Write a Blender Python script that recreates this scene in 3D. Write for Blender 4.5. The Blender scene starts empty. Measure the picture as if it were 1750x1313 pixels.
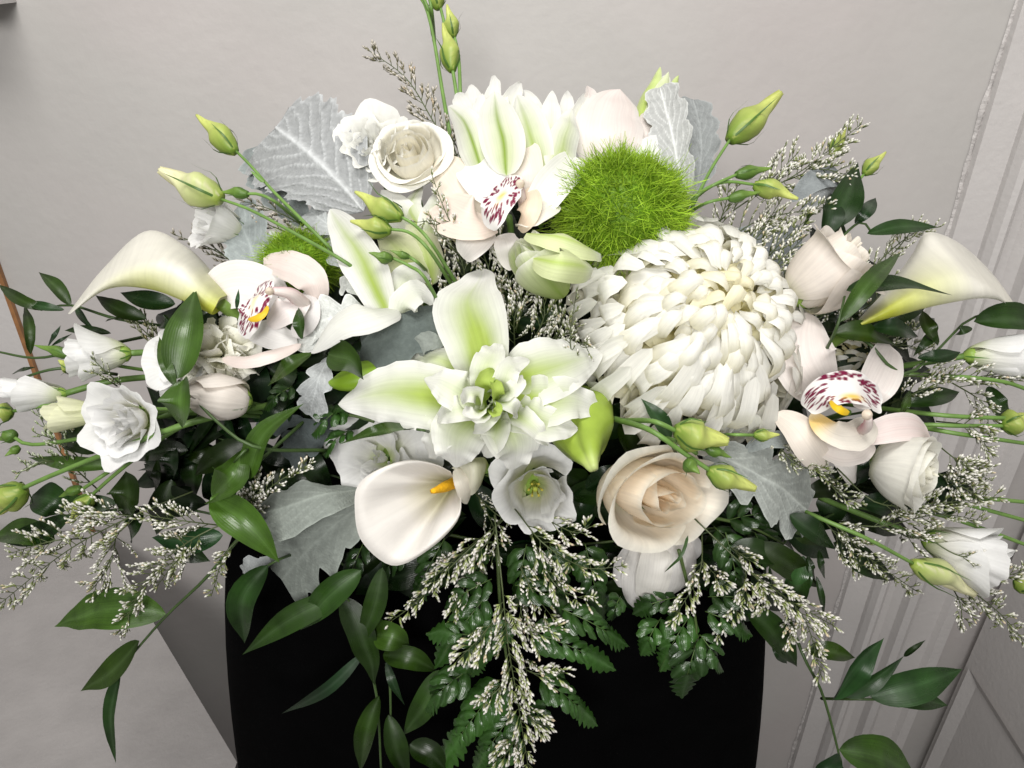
import bpy, math, random
import numpy as np
from mathutils import Matrix, Vector
R = random.Random(7)
NR = np.random.default_rng(7)
scene = bpy.context.scene
COL = scene.collection
PI = math.pi

# ------------------------------------------------------------------ camera, world, lamps, exposure
F, CX, CY = 1300.0, 875.0, 656.5          # focal length and centre in photograph pixels
cam_d = bpy.data.cameras.new('camera')
cam_d.lens = 36 * F / 1750; cam_d.sensor_width = 36; cam_d.clip_start = .01; cam_d.clip_end = 60
cam = bpy.data.objects.new('camera', cam_d); COL.objects.link(cam)
CAMLOC = (0, -.42, 1.45); PITCH = math.radians(30)
cam.location = CAMLOC; cam.rotation_euler = (PI / 2 - PITCH, 0, 0)
scene.camera = cam
CR_ = np.array(Matrix.Rotation(PI / 2 - PITCH, 3, 'X')); CT_ = np.array(CAMLOC)

w = bpy.data.worlds.new('World'); scene.world = w; w.use_nodes = True
bg = w.node_tree.nodes['Background']
bg.inputs[0].default_value = (1, .985, .97, 1); bg.inputs[1].default_value = .25

def lamp(name, loc, target, sx, sy, power, color, spread=180):
    l = bpy.data.lights.new(name, 'AREA'); l.shape = 'RECTANGLE'; l.size = sx; l.size_y = sy
    l.energy = power; l.color = color; l.spread = math.radians(spread)
    o = bpy.data.objects.new(name, l); COL.objects.link(o); o.location = loc
    o.rotation_euler = (Vector(target) - Vector(loc)).to_track_quat('-Z', 'Y').to_euler()
    return o
lamp('ceiling_lamp', (-.15, -.36, 2.5), (0, .15, 1.2), .8, .4, 9.5, (1, .975, .94), 130)
lamp('front_fill', (-.12, -1.45, 2.0), (0, .1, 1.30), .7, .4, 6.2, (1, .98, .96), 85)  # added fill from the camera side to brighten the flowers, no known source
scene.view_settings.view_transform = 'Standard'; scene.view_settings.look = 'None'
scene.view_settings.exposure = -.09; scene.view_settings.gamma = 1
try: scene.cycles.max_bounces = 8
except Exception: pass

# ------------------------------------------------------------------ materials
def mat(name, rough=.5, spec=.4, trans=0, base=None, var=.12, vscale=60, bump=0, bscale=300, wave=0, wscale=9, sheen=0, coat=0, streak=0, rvar=0, tint=None):
    m = bpy.data.materials.new(name); m.use_nodes = True
    nt = m.node_tree; N, L = nt.nodes, nt.links
    b = N['Principled BSDF']; out = N['Material Output']
    b.inputs['Roughness'].default_value = rough; b.inputs['Specular IOR Level'].default_value = spec
    if sheen: b.inputs['Sheen Weight'].default_value = sheen; b.inputs['Sheen Roughness'].default_value = .5
    if coat: b.inputs['Coat Weight'].default_value = coat; b.inputs['Coat Roughness'].default_value = .2
    tc = N.new('ShaderNodeTexCoord')
    nz = N.new('ShaderNodeTexNoise'); nz.inputs['Scale'].default_value = vscale; nz.inputs['Detail'].default_value = 4
    L.new(tc.outputs['Object'], nz.inputs['Vector'])
    mr = N.new('ShaderNodeMapRange'); mr.inputs['From Min'].default_value = .3; mr.inputs['From Max'].default_value = .7
    mr.inputs['To Min'].default_value = 1 - var; mr.inputs['To Max'].default_value = 1 + var * .6
    L.new(nz.outputs['Fac'], mr.inputs['Value'])
    mx = N.new('ShaderNodeVectorMath'); mx.operation = 'SCALE'
    if base is None:
        at = N.new('ShaderNodeAttribute'); at.attribute_name = 'Col'; L.new(at.outputs['Color'], mx.inputs[0])
    else: mx.inputs[0].default_value = base
    fac = mr.outputs['Result']
    if streak:
        mp = N.new('ShaderNodeMapping'); mp.inputs['Scale'].default_value = (34, 1.6, 1); L.new(tc.outputs['UV'], mp.inputs['Vector'])
        oi = N.new('ShaderNodeObjectInfo'); L.new(oi.outputs['Random'], mp.inputs['Location'])
        n3 = N.new('ShaderNodeTexNoise'); n3.inputs['Scale'].default_value = 1; n3.inputs['Detail'].default_value = 3; L.new(mp.outputs['Vector'], n3.inputs['Vector'])
        m3 = N.new('ShaderNodeMapRange'); m3.inputs['From Min'].default_value = .3; m3.inputs['From Max'].default_value = .7
        m3.inputs['To Min'].default_value = 1 - streak; m3.inputs['To Max'].default_value = 1 + streak * .5; L.new(n3.outputs['Fac'], m3.inputs['Value'])
        mm = N.new('ShaderNodeMath'); mm.operation = 'MULTIPLY'; L.new(fac, mm.inputs[0]); L.new(m3.outputs['Result'], mm.inputs[1]); fac = mm.outputs[0]
    if rvar:
        n4 = N.new('ShaderNodeTexNoise'); n4.inputs['Scale'].default_value = vscale * .8; n4.inputs['Detail'].default_value = 5; L.new(tc.outputs['Object'], n4.inputs['Vector'])
        m4 = N.new('ShaderNodeMapRange'); m4.inputs['From Min'].default_value = .35; m4.inputs['From Max'].default_value = .65
        m4.inputs['To Min'].default_value = rough - rvar * .4; m4.inputs['To Max'].default_value = rough + rvar; L.new(n4.outputs['Fac'], m4.inputs['Value']); L.new(m4.outputs['Result'], b.inputs['Roughness'])
    if tint:
        n5 = N.new('ShaderNodeTexNoise'); n5.inputs['Scale'].default_value = 2.6; n5.inputs['Detail'].default_value = 2; L.new(tc.outputs['Object'], n5.inputs['Vector'])
        mc = N.new('ShaderNodeMix'); mc.data_type = 'RGBA'; mc.inputs[6].default_value = (*base, 1); mc.inputs[7].default_value = (*tint, 1)
        m5 = N.new('ShaderNodeMapRange'); m5.inputs['From Min'].default_value = .42; m5.inputs['From Max'].default_value = .58; L.new(n5.outputs['Fac'], m5.inputs['Value'])
        L.new(m5.outputs['Result'], mc.inputs[0]); L.new(mc.outputs[2], mx.inputs[0])
    L.new(fac, mx.inputs['Scale']); L.new(mx.outputs['Vector'], b.inputs['Base Color'])
    bn = None
    if bump or wave:
        bn = N.new('ShaderNodeBump'); bn.inputs['Strength'].default_value = 1; bn.inputs['Distance'].default_value = 1
        ad = N.new('ShaderNodeMath'); ad.operation = 'ADD'; ad.inputs[0].default_value = 0; ad.inputs[1].default_value = 0
        if bump:
            n2 = N.new('ShaderNodeTexNoise'); n2.inputs['Scale'].default_value = bscale; n2.inputs['Detail'].default_value = 3
            L.new(tc.outputs['Object'], n2.inputs['Vector'])
            k = N.new('ShaderNodeMath'); k.operation = 'MULTIPLY'; k.inputs[1].default_value = bump
            L.new(n2.outputs['Fac'], k.inputs[0]); L.new(k.outputs[0], ad.inputs[0])
        if wave:
            wv = N.new('ShaderNodeTexWave'); wv.inputs['Scale'].default_value = wscale; wv.inputs['Distortion'].default_value = 1.5
            wv.inputs['Detail'].default_value = 2; wv.inputs['Detail Scale'].default_value = 2
            L.new(tc.outputs['UV'], wv.inputs['Vector'])
            k = N.new('ShaderNodeMath'); k.operation = 'MULTIPLY'; k.inputs[1].default_value = wave
            L.new(wv.outputs['Fac'], k.inputs[0]); L.new(k.outputs[0], ad.inputs[1])
        L.new(ad.outputs[0], bn.inputs['Height']); L.new(bn.outputs['Normal'], b.inputs['Normal'])
    if trans:
        tr = N.new('ShaderNodeBsdfTranslucent'); L.new(mx.outputs['Vector'], tr.inputs['Color'])
        ms = N.new('ShaderNodeMixShader'); ms.inputs[0].default_value = trans
        L.new(b.outputs[0], ms.inputs[1]); L.new(tr.outputs[0], ms.inputs[2]); L.new(ms.outputs[0], out.inputs['Surface'])
    return m

M_PET = mat('petal', .55, .22, .36, streak=.07, var=.04, vscale=90, wave=.00006, wscale=3, bump=.00016, bscale=220)
M_MUM = mat('mum_petal', .55, .2, .44, streak=.05, var=.04, vscale=90, wave=.00006, wscale=2.2, bump=.0001, bscale=260)
M_WAX = mat('waxy_petal', .42, .32, .26, streak=.07, var=.04, vscale=60, bump=.00006, bscale=400, wave=.00003, wscale=4)
M_LIP = mat('orchid_lip', .45, .3, .2, var=.03, bump=.0001, bscale=400)
M_LEAF = mat('glossy_leaf', .29, .42, .10, rvar=.22, streak=.22, var=.4, vscale=45, wave=.00003, wscale=5, bump=.00025, bscale=120)
M_FERN = mat('fern_leaf', .28, .5, .05, var=.25, vscale=120, wave=.00005, wscale=2, bump=.0003, bscale=300)
M_DUST = mat('felt_leaf', .95, .1, .08, var=.14, vscale=260, bump=.0007, bscale=700, sheen=.04)
M_STEM = mat('green_stem', .45, .4, 0, var=.2, vscale=90)
M_BUD = mat('bud_skin', .42, .35, .12, var=.12, vscale=90, wave=.00004, wscale=3)
M_FLOR = mat('floret', .6, .2, .15, var=.1, vscale=150)
M_HAIR = mat('green_thread', .5, .3, .25, var=.2, vscale=70)

# ------------------------------------------------------------------ geometry helpers
def D(px, py):
    return .455 + .06 * ((px - 875) / 875) ** 2 + .085 * max(0, (650 - py) / 650) + .075 * max(0, (py - 800) / 513)
def P(px, py, o=0.):
    d = D(px, py) + o
    return np.array([(px - CX) / F * d, (CY - py) / F * d, -d])
def pts(l): return np.array([P(*q) for q in l])
def W(v): return np.asarray(v) @ CR_.T + CT_
def nz(v):
    v = np.asarray(v, float); return v / (np.linalg.norm(v, axis=-1, keepdims=True) + 1e-12)
def cr(p, n):
    p = np.asarray(p, float)
    if len(p) == 2: p = np.array([p[0], (p[0] + p[1]) / 2, p[1]])
    q = np.vstack([2 * p[0] - p[1], p, 2 * p[-1] - p[-2]])
    seg = np.linalg.norm(np.diff(p, axis=0), axis=1); s = np.concatenate([[0], np.cumsum(seg)]); s /= s[-1] + 1e-12
    x = np.linspace(0, 1, n) if np.ndim(n) == 0 else n; i = np.clip(np.searchsorted(s, x, 'right') - 1, 0, len(p) - 2)
    f = ((x - s[i]) / (s[i + 1] - s[i] + 1e-12))[:, None]
    a, b, c, d = q[i], q[i + 1], q[i + 2], q[i + 3]
    return .5 * (2 * b + (c - a) * f + (2 * a - 5 * b + 4 * c - d) * f ** 2 + (3 * b - a - 3 * c + d) * f ** 3)
def gridfaces(nv, nu, closed=False):
    F_ = []
    for j in range(nv - 1):
        for i in range(nu if closed else nu - 1):
            i2 = (i + 1) % nu
            F_.append((j * nu + i, j * nu + i2, (j + 1) * nu + i2, (j + 1) * nu + i))
    return F_
_GF = {}
def gf(nv, nu, closed=False):
    k = (nv, nu, closed)
    if k not in _GF: _GF[k] = gridfaces(*k)
    return _GF[k]
def mixc(a, b, f):
    f = np.clip(f, 0, 1)[..., None]; return np.asarray(a) + (np.asarray(b) - np.asarray(a)) * f

def wob(V, amp, k, seed=0):                  # gentle irregularity, so no two petals are alike
    r = np.random.default_rng(int(seed) % 99991 + 1); out = np.zeros_like(V)
    for _ in range(3):
        d = r.normal(size=3) * k; e = r.normal(size=3) * amp
        out += np.sin(V @ d + r.random() * 6.28)[..., None] * e; k *= 1.7; amp *= .55
    return V + out
class Geo:                                   # verts, faces, colours and uv collected for ONE mesh
    def __init__(s): s.v, s.f, s.c, s.u, s.n = [], [], [], [], 0
    def add(s, v, f, c, uv=None):
        v = np.asarray(v).reshape(-1, 3)
        c = np.broadcast_to(np.asarray(c, float), (len(v), 3)) if np.ndim(c) == 1 else np.asarray(c).reshape(-1, 3)
        s.v.append(v); s.c.append(c); s.u.append(np.zeros((len(v), 2)) if uv is None else np.asarray(uv).reshape(-1, 2))
        n = s.n
        s.f += [tuple(k + n for k in q) for q in f] if n else list(f)
        s.n += len(v); return s

ORG = {}
def thing(name, label, cat, base, group=None, world=False):
    o = bpy.data.objects.new(name, None); COL.objects.link(o)
    o.empty_display_size = .01
    l = np.asarray(base, float) if world else W(base)
    o.location = l; ORG[o.name] = l
    o['label'] = label; o['category'] = cat
    if group: o['group'] = group
    return o
def build(name, g, m, parent=None, smooth=True, label=None, kind=None, world=False, cat=None, group=None, solid=0):
    if isinstance(g, tuple): g = Geo().add(*g)
    v = np.vstack(g.v); v = v if world else W(v)
    if parent is not None: org = ORG[parent.name]
    else: org = (v.min(0) + v.max(0)) / 2; org = np.array([org[0], org[1], v[:, 2].min()])
    me = bpy.data.meshes.new(name); me.from_pydata((v - org).tolist(), [], g.f)
    a = me.attributes.new('Col', 'FLOAT_COLOR', 'POINT')
    c = np.ones((len(v), 4), np.float32); c[:, :3] = np.vstack(g.c); a.data.foreach_set('color', c.ravel())
    uvl = me.uv_layers.new(name='UVMap'); li = np.empty(len(me.loops), np.int32); me.loops.foreach_get('vertex_index', li)
    uvl.data.foreach_set('uv', np.vstack(g.u)[li].astype(np.float32).ravel())
    if smooth: me.polygons.foreach_set('use_smooth', np.ones(len(me.polygons), bool))
    me.materials.append(m); me.update()
    o = bpy.data.objects.new(name, me); COL.objects.link(o)
    if parent is not None: o.parent = parent; ORG[o.name] = org
    else: o.location = org; ORG[o.name] = org
    if parent is not None and parent.type == 'MESH': o.location = (0, 0, 0)
    if label: o['label'] = label
    if kind: o['kind'] = kind
    if cat: o['category'] = cat
    if group: o['group'] = group
    if solid:
        md = o.modifiers.new('thickness', 'SOLIDIFY'); md.thickness = solid; md.offset = 0
    return o

def sheet(p, wd, nrm=(0, .15, 1), prof=(.6, .5), cup=.15, ruf=0., rf=2.5, nv=16, nu=9, col=(.8, .8, .76), seed=0, twist=0, base=0., lobes=None, vein=0., tipc=0, keel=0, wobk=1.):
    """a petal or leaf: spine p (pixels+depth offset, or camera-space array), full width wd, facing nrm (one or two normals)"""
    rr = random.Random(seed * 7919 + 13)
    if isinstance(p, np.ndarray): c0 = p; wm = wd
    else: c0 = pts(p); wm = wd / F * float(-c0[:, 2].mean())
    t = np.linspace(0, 1, nv)
    if not lobes: t = .45 * t + .55 * (1 - np.cos(PI * t)) / 2
    c = cr(c0, t); T = nz(np.gradient(c, axis=0))
    nr = np.asarray(nrm, float)
    n = np.tile(nr, (nv, 1)) if nr.ndim == 1 else nr[0] + (nr[1] - nr[0]) * t[:, None]
    B = nz(np.cross(T, n)); N = np.cross(B, T)
    if twist:
        a = twist * t[:, None]; B, N = B * np.cos(a) + N * np.sin(a), N * np.cos(a) - B * np.sin(a)
    a, b = prof; pk = a / (a + b); pr = (np.maximum(t, 1e-6) ** a * np.maximum(1 - t, 0) ** b) / (pk ** a * (1 - pk) ** b)
    pr = np.maximum(pr, base * (1 - t))
    u = np.linspace(-1, 1, nu)
    half = wm / 2 * np.tile(pr[:, None], (1, nu))
    sh = np.zeros((nv, nu))
    if lobes:
        n_, dp, sc = lobes
        for s in (-1, 1):
            ph = rr.random() * .4 + (.25 if s > 0 else 0)
            x = t * n_ + ph; fr = x - np.floor(x)
            lob = 1 - dp * np.abs(2 * fr - 1) ** 1.5 * (1 - .3 * np.sin(x * 2.3)) - sc * np.abs(np.sin(x * PI * 3.5)) * .5
            msk = (u * s > 0)
            half[:, msk] *= lob[:, None]
        sh = np.abs(u)[None, :] ** 1.3 * half * .45
    ph1, ph2 = rr.random() * 6.28, rr.random() * 6.28
    env = np.sin(PI * np.clip(t, 0, 1)) ** .5
    rw = np.where(u[None, :] > 0, np.sin(2 * PI * rf * t + ph1)[:, None] + .5 * np.sin(2 * PI * rf * 2.3 * t + ph2)[:, None],
                  np.sin(2 * PI * rf * 1.15 * t + ph2)[:, None] + .5 * np.sin(2 * PI * rf * 2.1 * t + ph1)[:, None]) * (np.abs(u)[None, :] ** 2.2) * env[:, None]
    hgt = cup * half * np.abs(u)[None, :] ** 1.8 + ruf * wm * rw + tipc * wm * (t[:, None] ** 3) * np.ones(nu)
    if keel: hgt = hgt + keel * half * np.abs(u)[None, :]
    vm = None
    if vein:
        x = (t[:, None] - .40 * np.abs(u)[None, :]) * 7 + .25 * (u[None, :] > 0)
        lat = np.exp(-((x - np.round(x)) / .075) ** 2) * (np.abs(u)[None, :] > .05) * (1 - .5 * np.abs(u)[None, :])
        vm = np.maximum(np.exp(-(u[None, :] / .06) ** 2) * np.ones((nv, 1)), lat * .8)
        hgt = hgt + vein * wm * vm
    V = c[:, None, :] + B[:, None, :] * (u[None, :] * half)[..., None] + N[:, None, :] * hgt[..., None] + T[:, None, :] * sh[..., None]
    V = wob(V, wm * .022 * wobk, 2.2 / wm, seed)
    tt, uu = np.meshgrid(t, u, indexing='ij')
    C = col(tt, uu) if callable(col) else np.broadcast_to(np.asarray(col, float), (nv, nu, 3))
    if vm is not None: C = C * (1 + .95 * min(1, vein / .024) ** 1.5 * vm[..., None]); C = np.minimum(C * (1 + .35 * np.exp(-((1 - np.abs(u)) / .06) ** 2))[None, :, None], .8)
    return V.reshape(-1, 3), gf(nv, nu), C.reshape(-1, 3), np.stack([uu * .5 + .5, tt], -1).reshape(-1, 2)

def patch(rows, nv=24, nu=24, col=(.8, .8, .7), closed=False):
    """smooth surface through a grid of control points"""
    rows = [pts(r) if not isinstance(r, np.ndarray) else r for r in rows]
    if closed:
        rr = []
        for r in rows:
            k = len(r); e = np.vstack([r[-2:], r, r[:3]]); big = cr_uniform(e, (k + 4) * 12 + 1)
            rr.append(big[24:24 + k * 12 + 1][np.linspace(0, k * 12, nu).astype(int)])
    else: rr = [cr(r, nu) for r in rows]
    A = np.array(rr); V = np.array([cr(A[:, i], nv) for i in range(nu)]).transpose(1, 0, 2)
    tt, uu = np.meshgrid(np.linspace(0, 1, nv), np.linspace(0, 1, nu), indexing='ij')
    C = col(tt, uu) if callable(col) else np.broadcast_to(np.asarray(col, float), (nv, nu, 3))
    return V.reshape(-1, 3), gf(nv, nu), C.reshape(-1, 3), np.stack([uu, tt], -1).reshape(-1, 2)
def cr_uniform(p, n):
    q = np.vstack([2 * p[0] - p[1], p, 2 * p[-1] - p[-2]]); x = np.linspace(0, len(p) - 1, n)
    i = np.clip(x.astype(int), 0, len(p) - 2); f = (x - i)[:, None]
    a, b, c, d = q[i], q[i + 1], q[i + 2], q[i + 3]
    return .5 * (2 * b + (c - a) * f + (2 * a - 5 * b + 4 * c - d) * f ** 2 + (3 * b - a - 3 * c + d) * f ** 3)

def tube(p, r, n=6, nv=None, col=(.1, .2, .05), lobes=0, lobe_amp=0, caps=True, spin=0):
    """tube along camera-space points p with radii r (metres, per control point or one)"""
    p = np.asarray(p, float); nv = nv or max(2, len(p) * 3)
    r = np.full(len(p), r, float) if np.ndim(r) == 0 else np.asarray(r, float)
    c = cr(p, nv); rad = np.interp(np.linspace(0, 1, nv), np.linspace(0, 1, len(r)), r)
    T = nz(np.gradient(c, axis=0)); ref = np.array([.31, .2, .93]); X = nz(np.cross(T, ref)); Y = np.cross(T, X)
    th = np.linspace(0, 2 * PI, n, endpoint=False)
    tt = np.linspace(0, 1, nv)
    ang = th[None, :] + spin * tt[:, None]
    m = 1 + lobe_amp * np.cos(lobes * th)[None, :] if lobes else np.ones((1, n))
    V = c[:, None] + (X[:, None] * np.cos(ang)[..., None] + Y[:, None] * np.sin(ang)[..., None]) * (rad[:, None] * m)[..., None]
    T2, U2 = np.meshgrid(tt, th / (2 * PI), indexing='ij')
    C = col(T2, U2) if callable(col) else np.broadcast_to(np.asarray(col, float), (nv, n, 3))
    f = list(gf(nv, n, True))
    if caps: f += [tuple(range(n))[::-1], tuple(range((nv - 1) * n, nv * n))]
    return V.reshape(-1, 3), f, C.reshape(-1, 3), np.stack([U2, T2], -1).reshape(-1, 2)

def frame(axis, roll=0):
    z = nz(axis); ref = np.array([0, 1., 0]) if abs(z[1]) < .9 else np.array([0, 0, 1.])
    x = nz(np.cross(ref, z)); y = np.cross(z, x); c, s = math.cos(roll), math.sin(roll)
    return np.stack([x * c + y * s, y * c - x * s, z], 1)       # columns: local axes in camera space

# colours (linear albedo)
WHITE = (.84, .84, .80); IVORY = (.80, .76, .63); CREAM = (.80, .69, .52); BLUSH = (.84, .78, .73); SNOW = (.85, .85, .84)
LIME = (.36, .50, .07); PALE = (.62, .68, .30); YELL = (.72, .66, .16)
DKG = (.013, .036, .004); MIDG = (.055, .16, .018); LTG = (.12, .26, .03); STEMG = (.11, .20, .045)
def lily_col(g=1., rib=.3, ribc=LIME, white=WHITE, wid=.65, reach=.8):
    def f(t, u):
        k = np.clip((reach - t) / (reach * .85), 0, 1) ** .9 * np.exp(-(u / wid) ** 2) * g
        c = mixc(white, (.40, .52, .10), np.clip(k * 1.15, 0, 1))
        return mixc(c, ribc, np.exp(-(u / .07) ** 2) * rib * np.clip(1.15 - t, 0, 1))
    return f
def blush_col(p=.35, base=(.82, .77, .73), pk=(.78, .53, .50)):
    def f(t, u):
        st = np.exp(-(u / .25) ** 2) * .5 + .5 * np.exp(-((np.abs(u) - .55) / .2) ** 2)
        return mixc(base, pk, p * st * (.4 + .6 * t))
    return f
def leaf_col(a=DKG, b=None):
    b = b or tuple(x * 1.25 for x in a)
    def f(t, u): return mixc(mixc(a, b, .5 + .5 * np.sin(t * 5 + u * 1.5)), tuple(x * 1.7 + .02 for x in a), np.exp(-(u / .07) ** 2) * .6)
    return f

# ------------------------------------------------------------------ the setting: wall, casing, door, board, cabinet, pedestal
def mbox(x0, x1, y0, y1, z0, z1, bev=0):
    v = [(x, y, z) for x in (x0, x1) for y in (y0, y1) for z in (z0, z1)]
    f = [(0, 1, 3, 2), (4, 6, 7, 5), (0, 4, 5, 1), (2, 3, 7, 6), (0, 2, 6, 4), (1, 5, 7, 3)]
    return np.array(v, float), f
M_WALL = mat('painted_wall', .55, .3, base=(.486, .456, .443), tint=(.476, .460, .441), var=.035, vscale=9, bump=.0006, bscale=62)
M_TRIM = mat('painted_trim', .45, .4, base=(.57, .548, .535), var=.04, vscale=12, bump=.0006, bscale=130)
M_CAULK = mat('caulk', .6, .3, base=(.54, .515, .50), var=.15, vscale=40, bump=.004, bscale=120)
M_WOOD = mat('varnished_wood', .4, .4, base=(.33, .16, .065), var=.4, vscale=55)
M_LAM = mat('grey_laminate', .5, .3, base=(.35, .333, .326), var=.1, vscale=20, bump=.0006, bscale=200)
M_BLACK = mat('black_cloth', .95, .03, base=(.0014, .0014, .0015), var=.3, vscale=30, bump=.0006, bscale=600)
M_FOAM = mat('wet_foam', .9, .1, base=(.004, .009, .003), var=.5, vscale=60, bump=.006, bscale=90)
WY = .40
def wgrid(x0, x1, z0, z1, y): return np.array([(x0, y, z0), (x1, y, z0), (x1, y, z1), (x0, y, z1)], float), [(0, 1, 2, 3)]
WC = (.4, .4, .4)
o = build('back_wall', Geo().add(*mbox(-3, 3, WY, WY + .1, 0, 3), WC), M_WALL, world=True, smooth=False, kind='structure')
o['label'] = 'plain pinkish grey painted wall behind the flowers'; 
v, f = mbox(-4, 4, -4, 4, -.1, 0); o = build('floor', Geo().add(v, f, WC), M_LAM, world=True, smooth=False, kind='structure')
# casing profile extruded along z: (x, protrusion)
prof = [(.487, 0), (.488, .009), (.521, .010), (.5212, .018), (.525, .028), (.531, .030), (.537, .026), (.540, .016), (.541, .006), (.550, .003), (.560, .006), (.569, .015), (.572, .028), (.579, .034), (.586, .030), (.589, .018), (.590, .007), (.640, .005), (.645, .014), (.66, .014), (.66, 0)]
cs = thing('door_casing', 'grey painted door casing with ridged moulding at right edge of the wall', 'door frame', (.57, WY, 0), world=True)
zz = (0, 2.1); V = [(x, WY - .0005 - q, z) for z in zz for x, q in prof]; n = len(prof)
build('moulding', Geo().add(np.array(V), [(i, i + 1, n + i + 1, n + i) for i in range(n - 1)], WC), M_TRIM, cs, smooth=False, world=True)
# bead of caulk, uneven
zs = np.linspace(.05, 2.1, 160); g = Geo(); V = []; k = 5
for i, z in enumerate(zs):
    a = .0007 + .0008 * abs(math.sin(i * .7) * math.sin(i * .23 + 1)) + .0012 * R.random(); x0 = .4855 + .0012 * math.sin(i * .31)
    for j in range(k):
        q = j / (k - 1); V.append((x0 + (q - .5) * 3.2 * a, WY - .001 - a * .8 * math.sin(PI * q), z))
build('caulk_bead', Geo().add(np.array(V), gf(160, k), WC), M_CAULK, cs, world=True)
# open panel door standing at right angles to the wall
dr = thing('panel_door', 'open grey panel door at the far right behind the leaves', 'door', (.71, 0, 0), world=True)
DX = .705
def dpanel(y0, y1, z0, z1):
    g = Geo(); rings = [(0, 0), (.018, .008)]
    V = []
    for ins, dep in rings:
        for y, z in ((y1 - ins, z1 - ins), (y0 + ins, z1 - ins), (y0 + ins, z0 + ins), (y1 - ins, z0 + ins)):
            V.append((DX - .0005 - (.008 - dep), y, z))
    f = [(r * 4 + i, r * 4 + (i + 1) % 4, r * 4 + 4 + (i + 1) % 4, r * 4 + 4 + i) for r in range(len(rings) - 1) for i in range(4)]
    f.append((4, 5, 6, 7)); return np.array(V), f
build('door_leaf', Geo().add(*mbox(DX, DX + .035, -.40, .385, .01, 2.0), WC), M_TRIM, dr, smooth=False, world=True)
for a in ((-.30, .368, .08, .495), (-.30, .368, .85, 1.3), (-.30, .368, 1.42, 1.9)):
    build('panel', Geo().add(*dpanel(*a), WC), M_TRIM, dr, smooth=False, world=True)
# board with a wooden edge at the left, standing off the wall
bd = thing('wall_board', 'pale grey board with a varnished wooden edge strip at far left', 'board', (-.8, WY, .62), world=True)
build('board_face', Geo().add(*mbox(-1.3, -.588, WY - .005, WY - .0005, .62, 1.53), WC), M_TRIM, bd, smooth=False, world=True)
build('edge_strip', Geo().add(*mbox(-.588, -.583, WY - .006, WY - .0007, .62, 1.53), WC), M_WOOD, bd, smooth=False, world=True)
fx = thing('wall_fixture', 'small grey fixture on the wall in the top left corner', 'fixture', (-.53, WY, 1.40), world=True)
build('housing', Geo().add(*mbox(-.60, -.478, WY - .06, WY - .0005, 1.402, 1.52), WC), M_TRIM, fx, smooth=False, world=True)
build('cover_plate', Geo().add(*mbox(-.595, -.484, WY - .066, WY - .0602, 1.408, 1.51), WC), M_CAULK, fx, smooth=False, world=True)
# grey laminate shelf with a slanted front edge, lower left
cb = thing('wall_shelf', 'grey laminate shelf with a slanted edge, bottom left beside the black cloth', 'shelf', (-.6, .385, .728), world=True)
poly = np.array([(-.568, .385), (-.272, .0445), (-.272, -.45), (-1.2, -.45), (-1.2, .385)])
def prism(poly, z0, z1):
    n = len(poly); V = [(x, y, z) for z in (z0, z1) for x, y in poly]
    f = [(i, n + i, n + (i + 1) % n, (i + 1) % n) for i in range(n)] + [tuple(range(n)), tuple(range(2 * n - 1, n - 1, -1))]
    return np.array(V), f
build('top', Geo().add(*prism(poly, .728, .75), WC), M_LAM, cb, smooth=False, world=True)
build('bracket', Geo().add(*mbox(-.86, -.83, .05, .395, .60, .7275), WC), M_TRIM, cb, smooth=False, world=True)
build('bracket', Geo().add(*mbox(-1.06, -1.03, .05, .395, .60, .7275), WC), M_TRIM, cb, smooth=False, world=True)
# pedestal under a black cloth with folds
pd = thing('draped_pedestal', 'tall pedestal draped in plain black cloth under the flower arrangement', 'pedestal', (0, .1, 0), world=True)
nb, nz_ = 160, 24; V = []
for j in range(nz_):
    s = j / (nz_ - 1); z = 1.04 * (1 - s) + .005 * s
    for i in range(nb):
        a = 2 * PI * i / nb; hx, hy = .212 + .05 * (1 - math.exp(-(1.04 - z) / .25)), .15 + .02 * s
        e = 5.0; c_, s_ = math.cos(a), math.sin(a); r = (abs(c_) ** e + abs(s_) ** e) ** (-1 / e)
        fold = s ** .7 * (.005 * math.sin(a * 9) + .004 * math.sin(a * 17 + 1))
        V.append((-.013 + c_ * r * (hx + fold), .115 + s_ * r * (hy + fold), z))
f = gf(nz_, nb, True) + [tuple(range(nb))[::-1]]
build('cloth', Geo().add(np.array(V), f, WC), M_BLACK, pd, world=True)

# ------------------------------------------------------------------ foam mound in a bowl (dark core of the arrangement)
def lathe(profile, n=48, wob=0, seed=1):
    rr = random.Random(seed); V = []
    for r, z in profile:
        for i in range(n):
            a = 2 * PI * i / n; k = 1 + wob * (rr.random() - .5); V.append((r * math.cos(a) * k, r * math.sin(a) * k, z))
    return np.array(V), gf(len(profile), n, True) + [tuple(range(n))[::-1], tuple(range((len(profile) - 1) * n, len(profile) * n))]
fm = thing('foam_bowl', 'dark bowl of wet floral foam hidden at the heart of the bouquet', 'bowl', (0, .16, 1.04), world=True)
v, f = lathe([(.07, 1.043), (.10, 1.06), (.125, 1.09), (.128, 1.095), (.12, 1.093)]); v = v * (1.15, .8, 1) + (0, .14, 0)
build('bowl', Geo().add(v, f, WC), M_BLACK, fm, world=True)
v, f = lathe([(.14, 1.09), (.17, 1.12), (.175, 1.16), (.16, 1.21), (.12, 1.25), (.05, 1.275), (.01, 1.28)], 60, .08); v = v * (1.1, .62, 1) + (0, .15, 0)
build('foam_block', Geo().add(v, f, WC), M_FOAM, fm, world=True)

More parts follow.
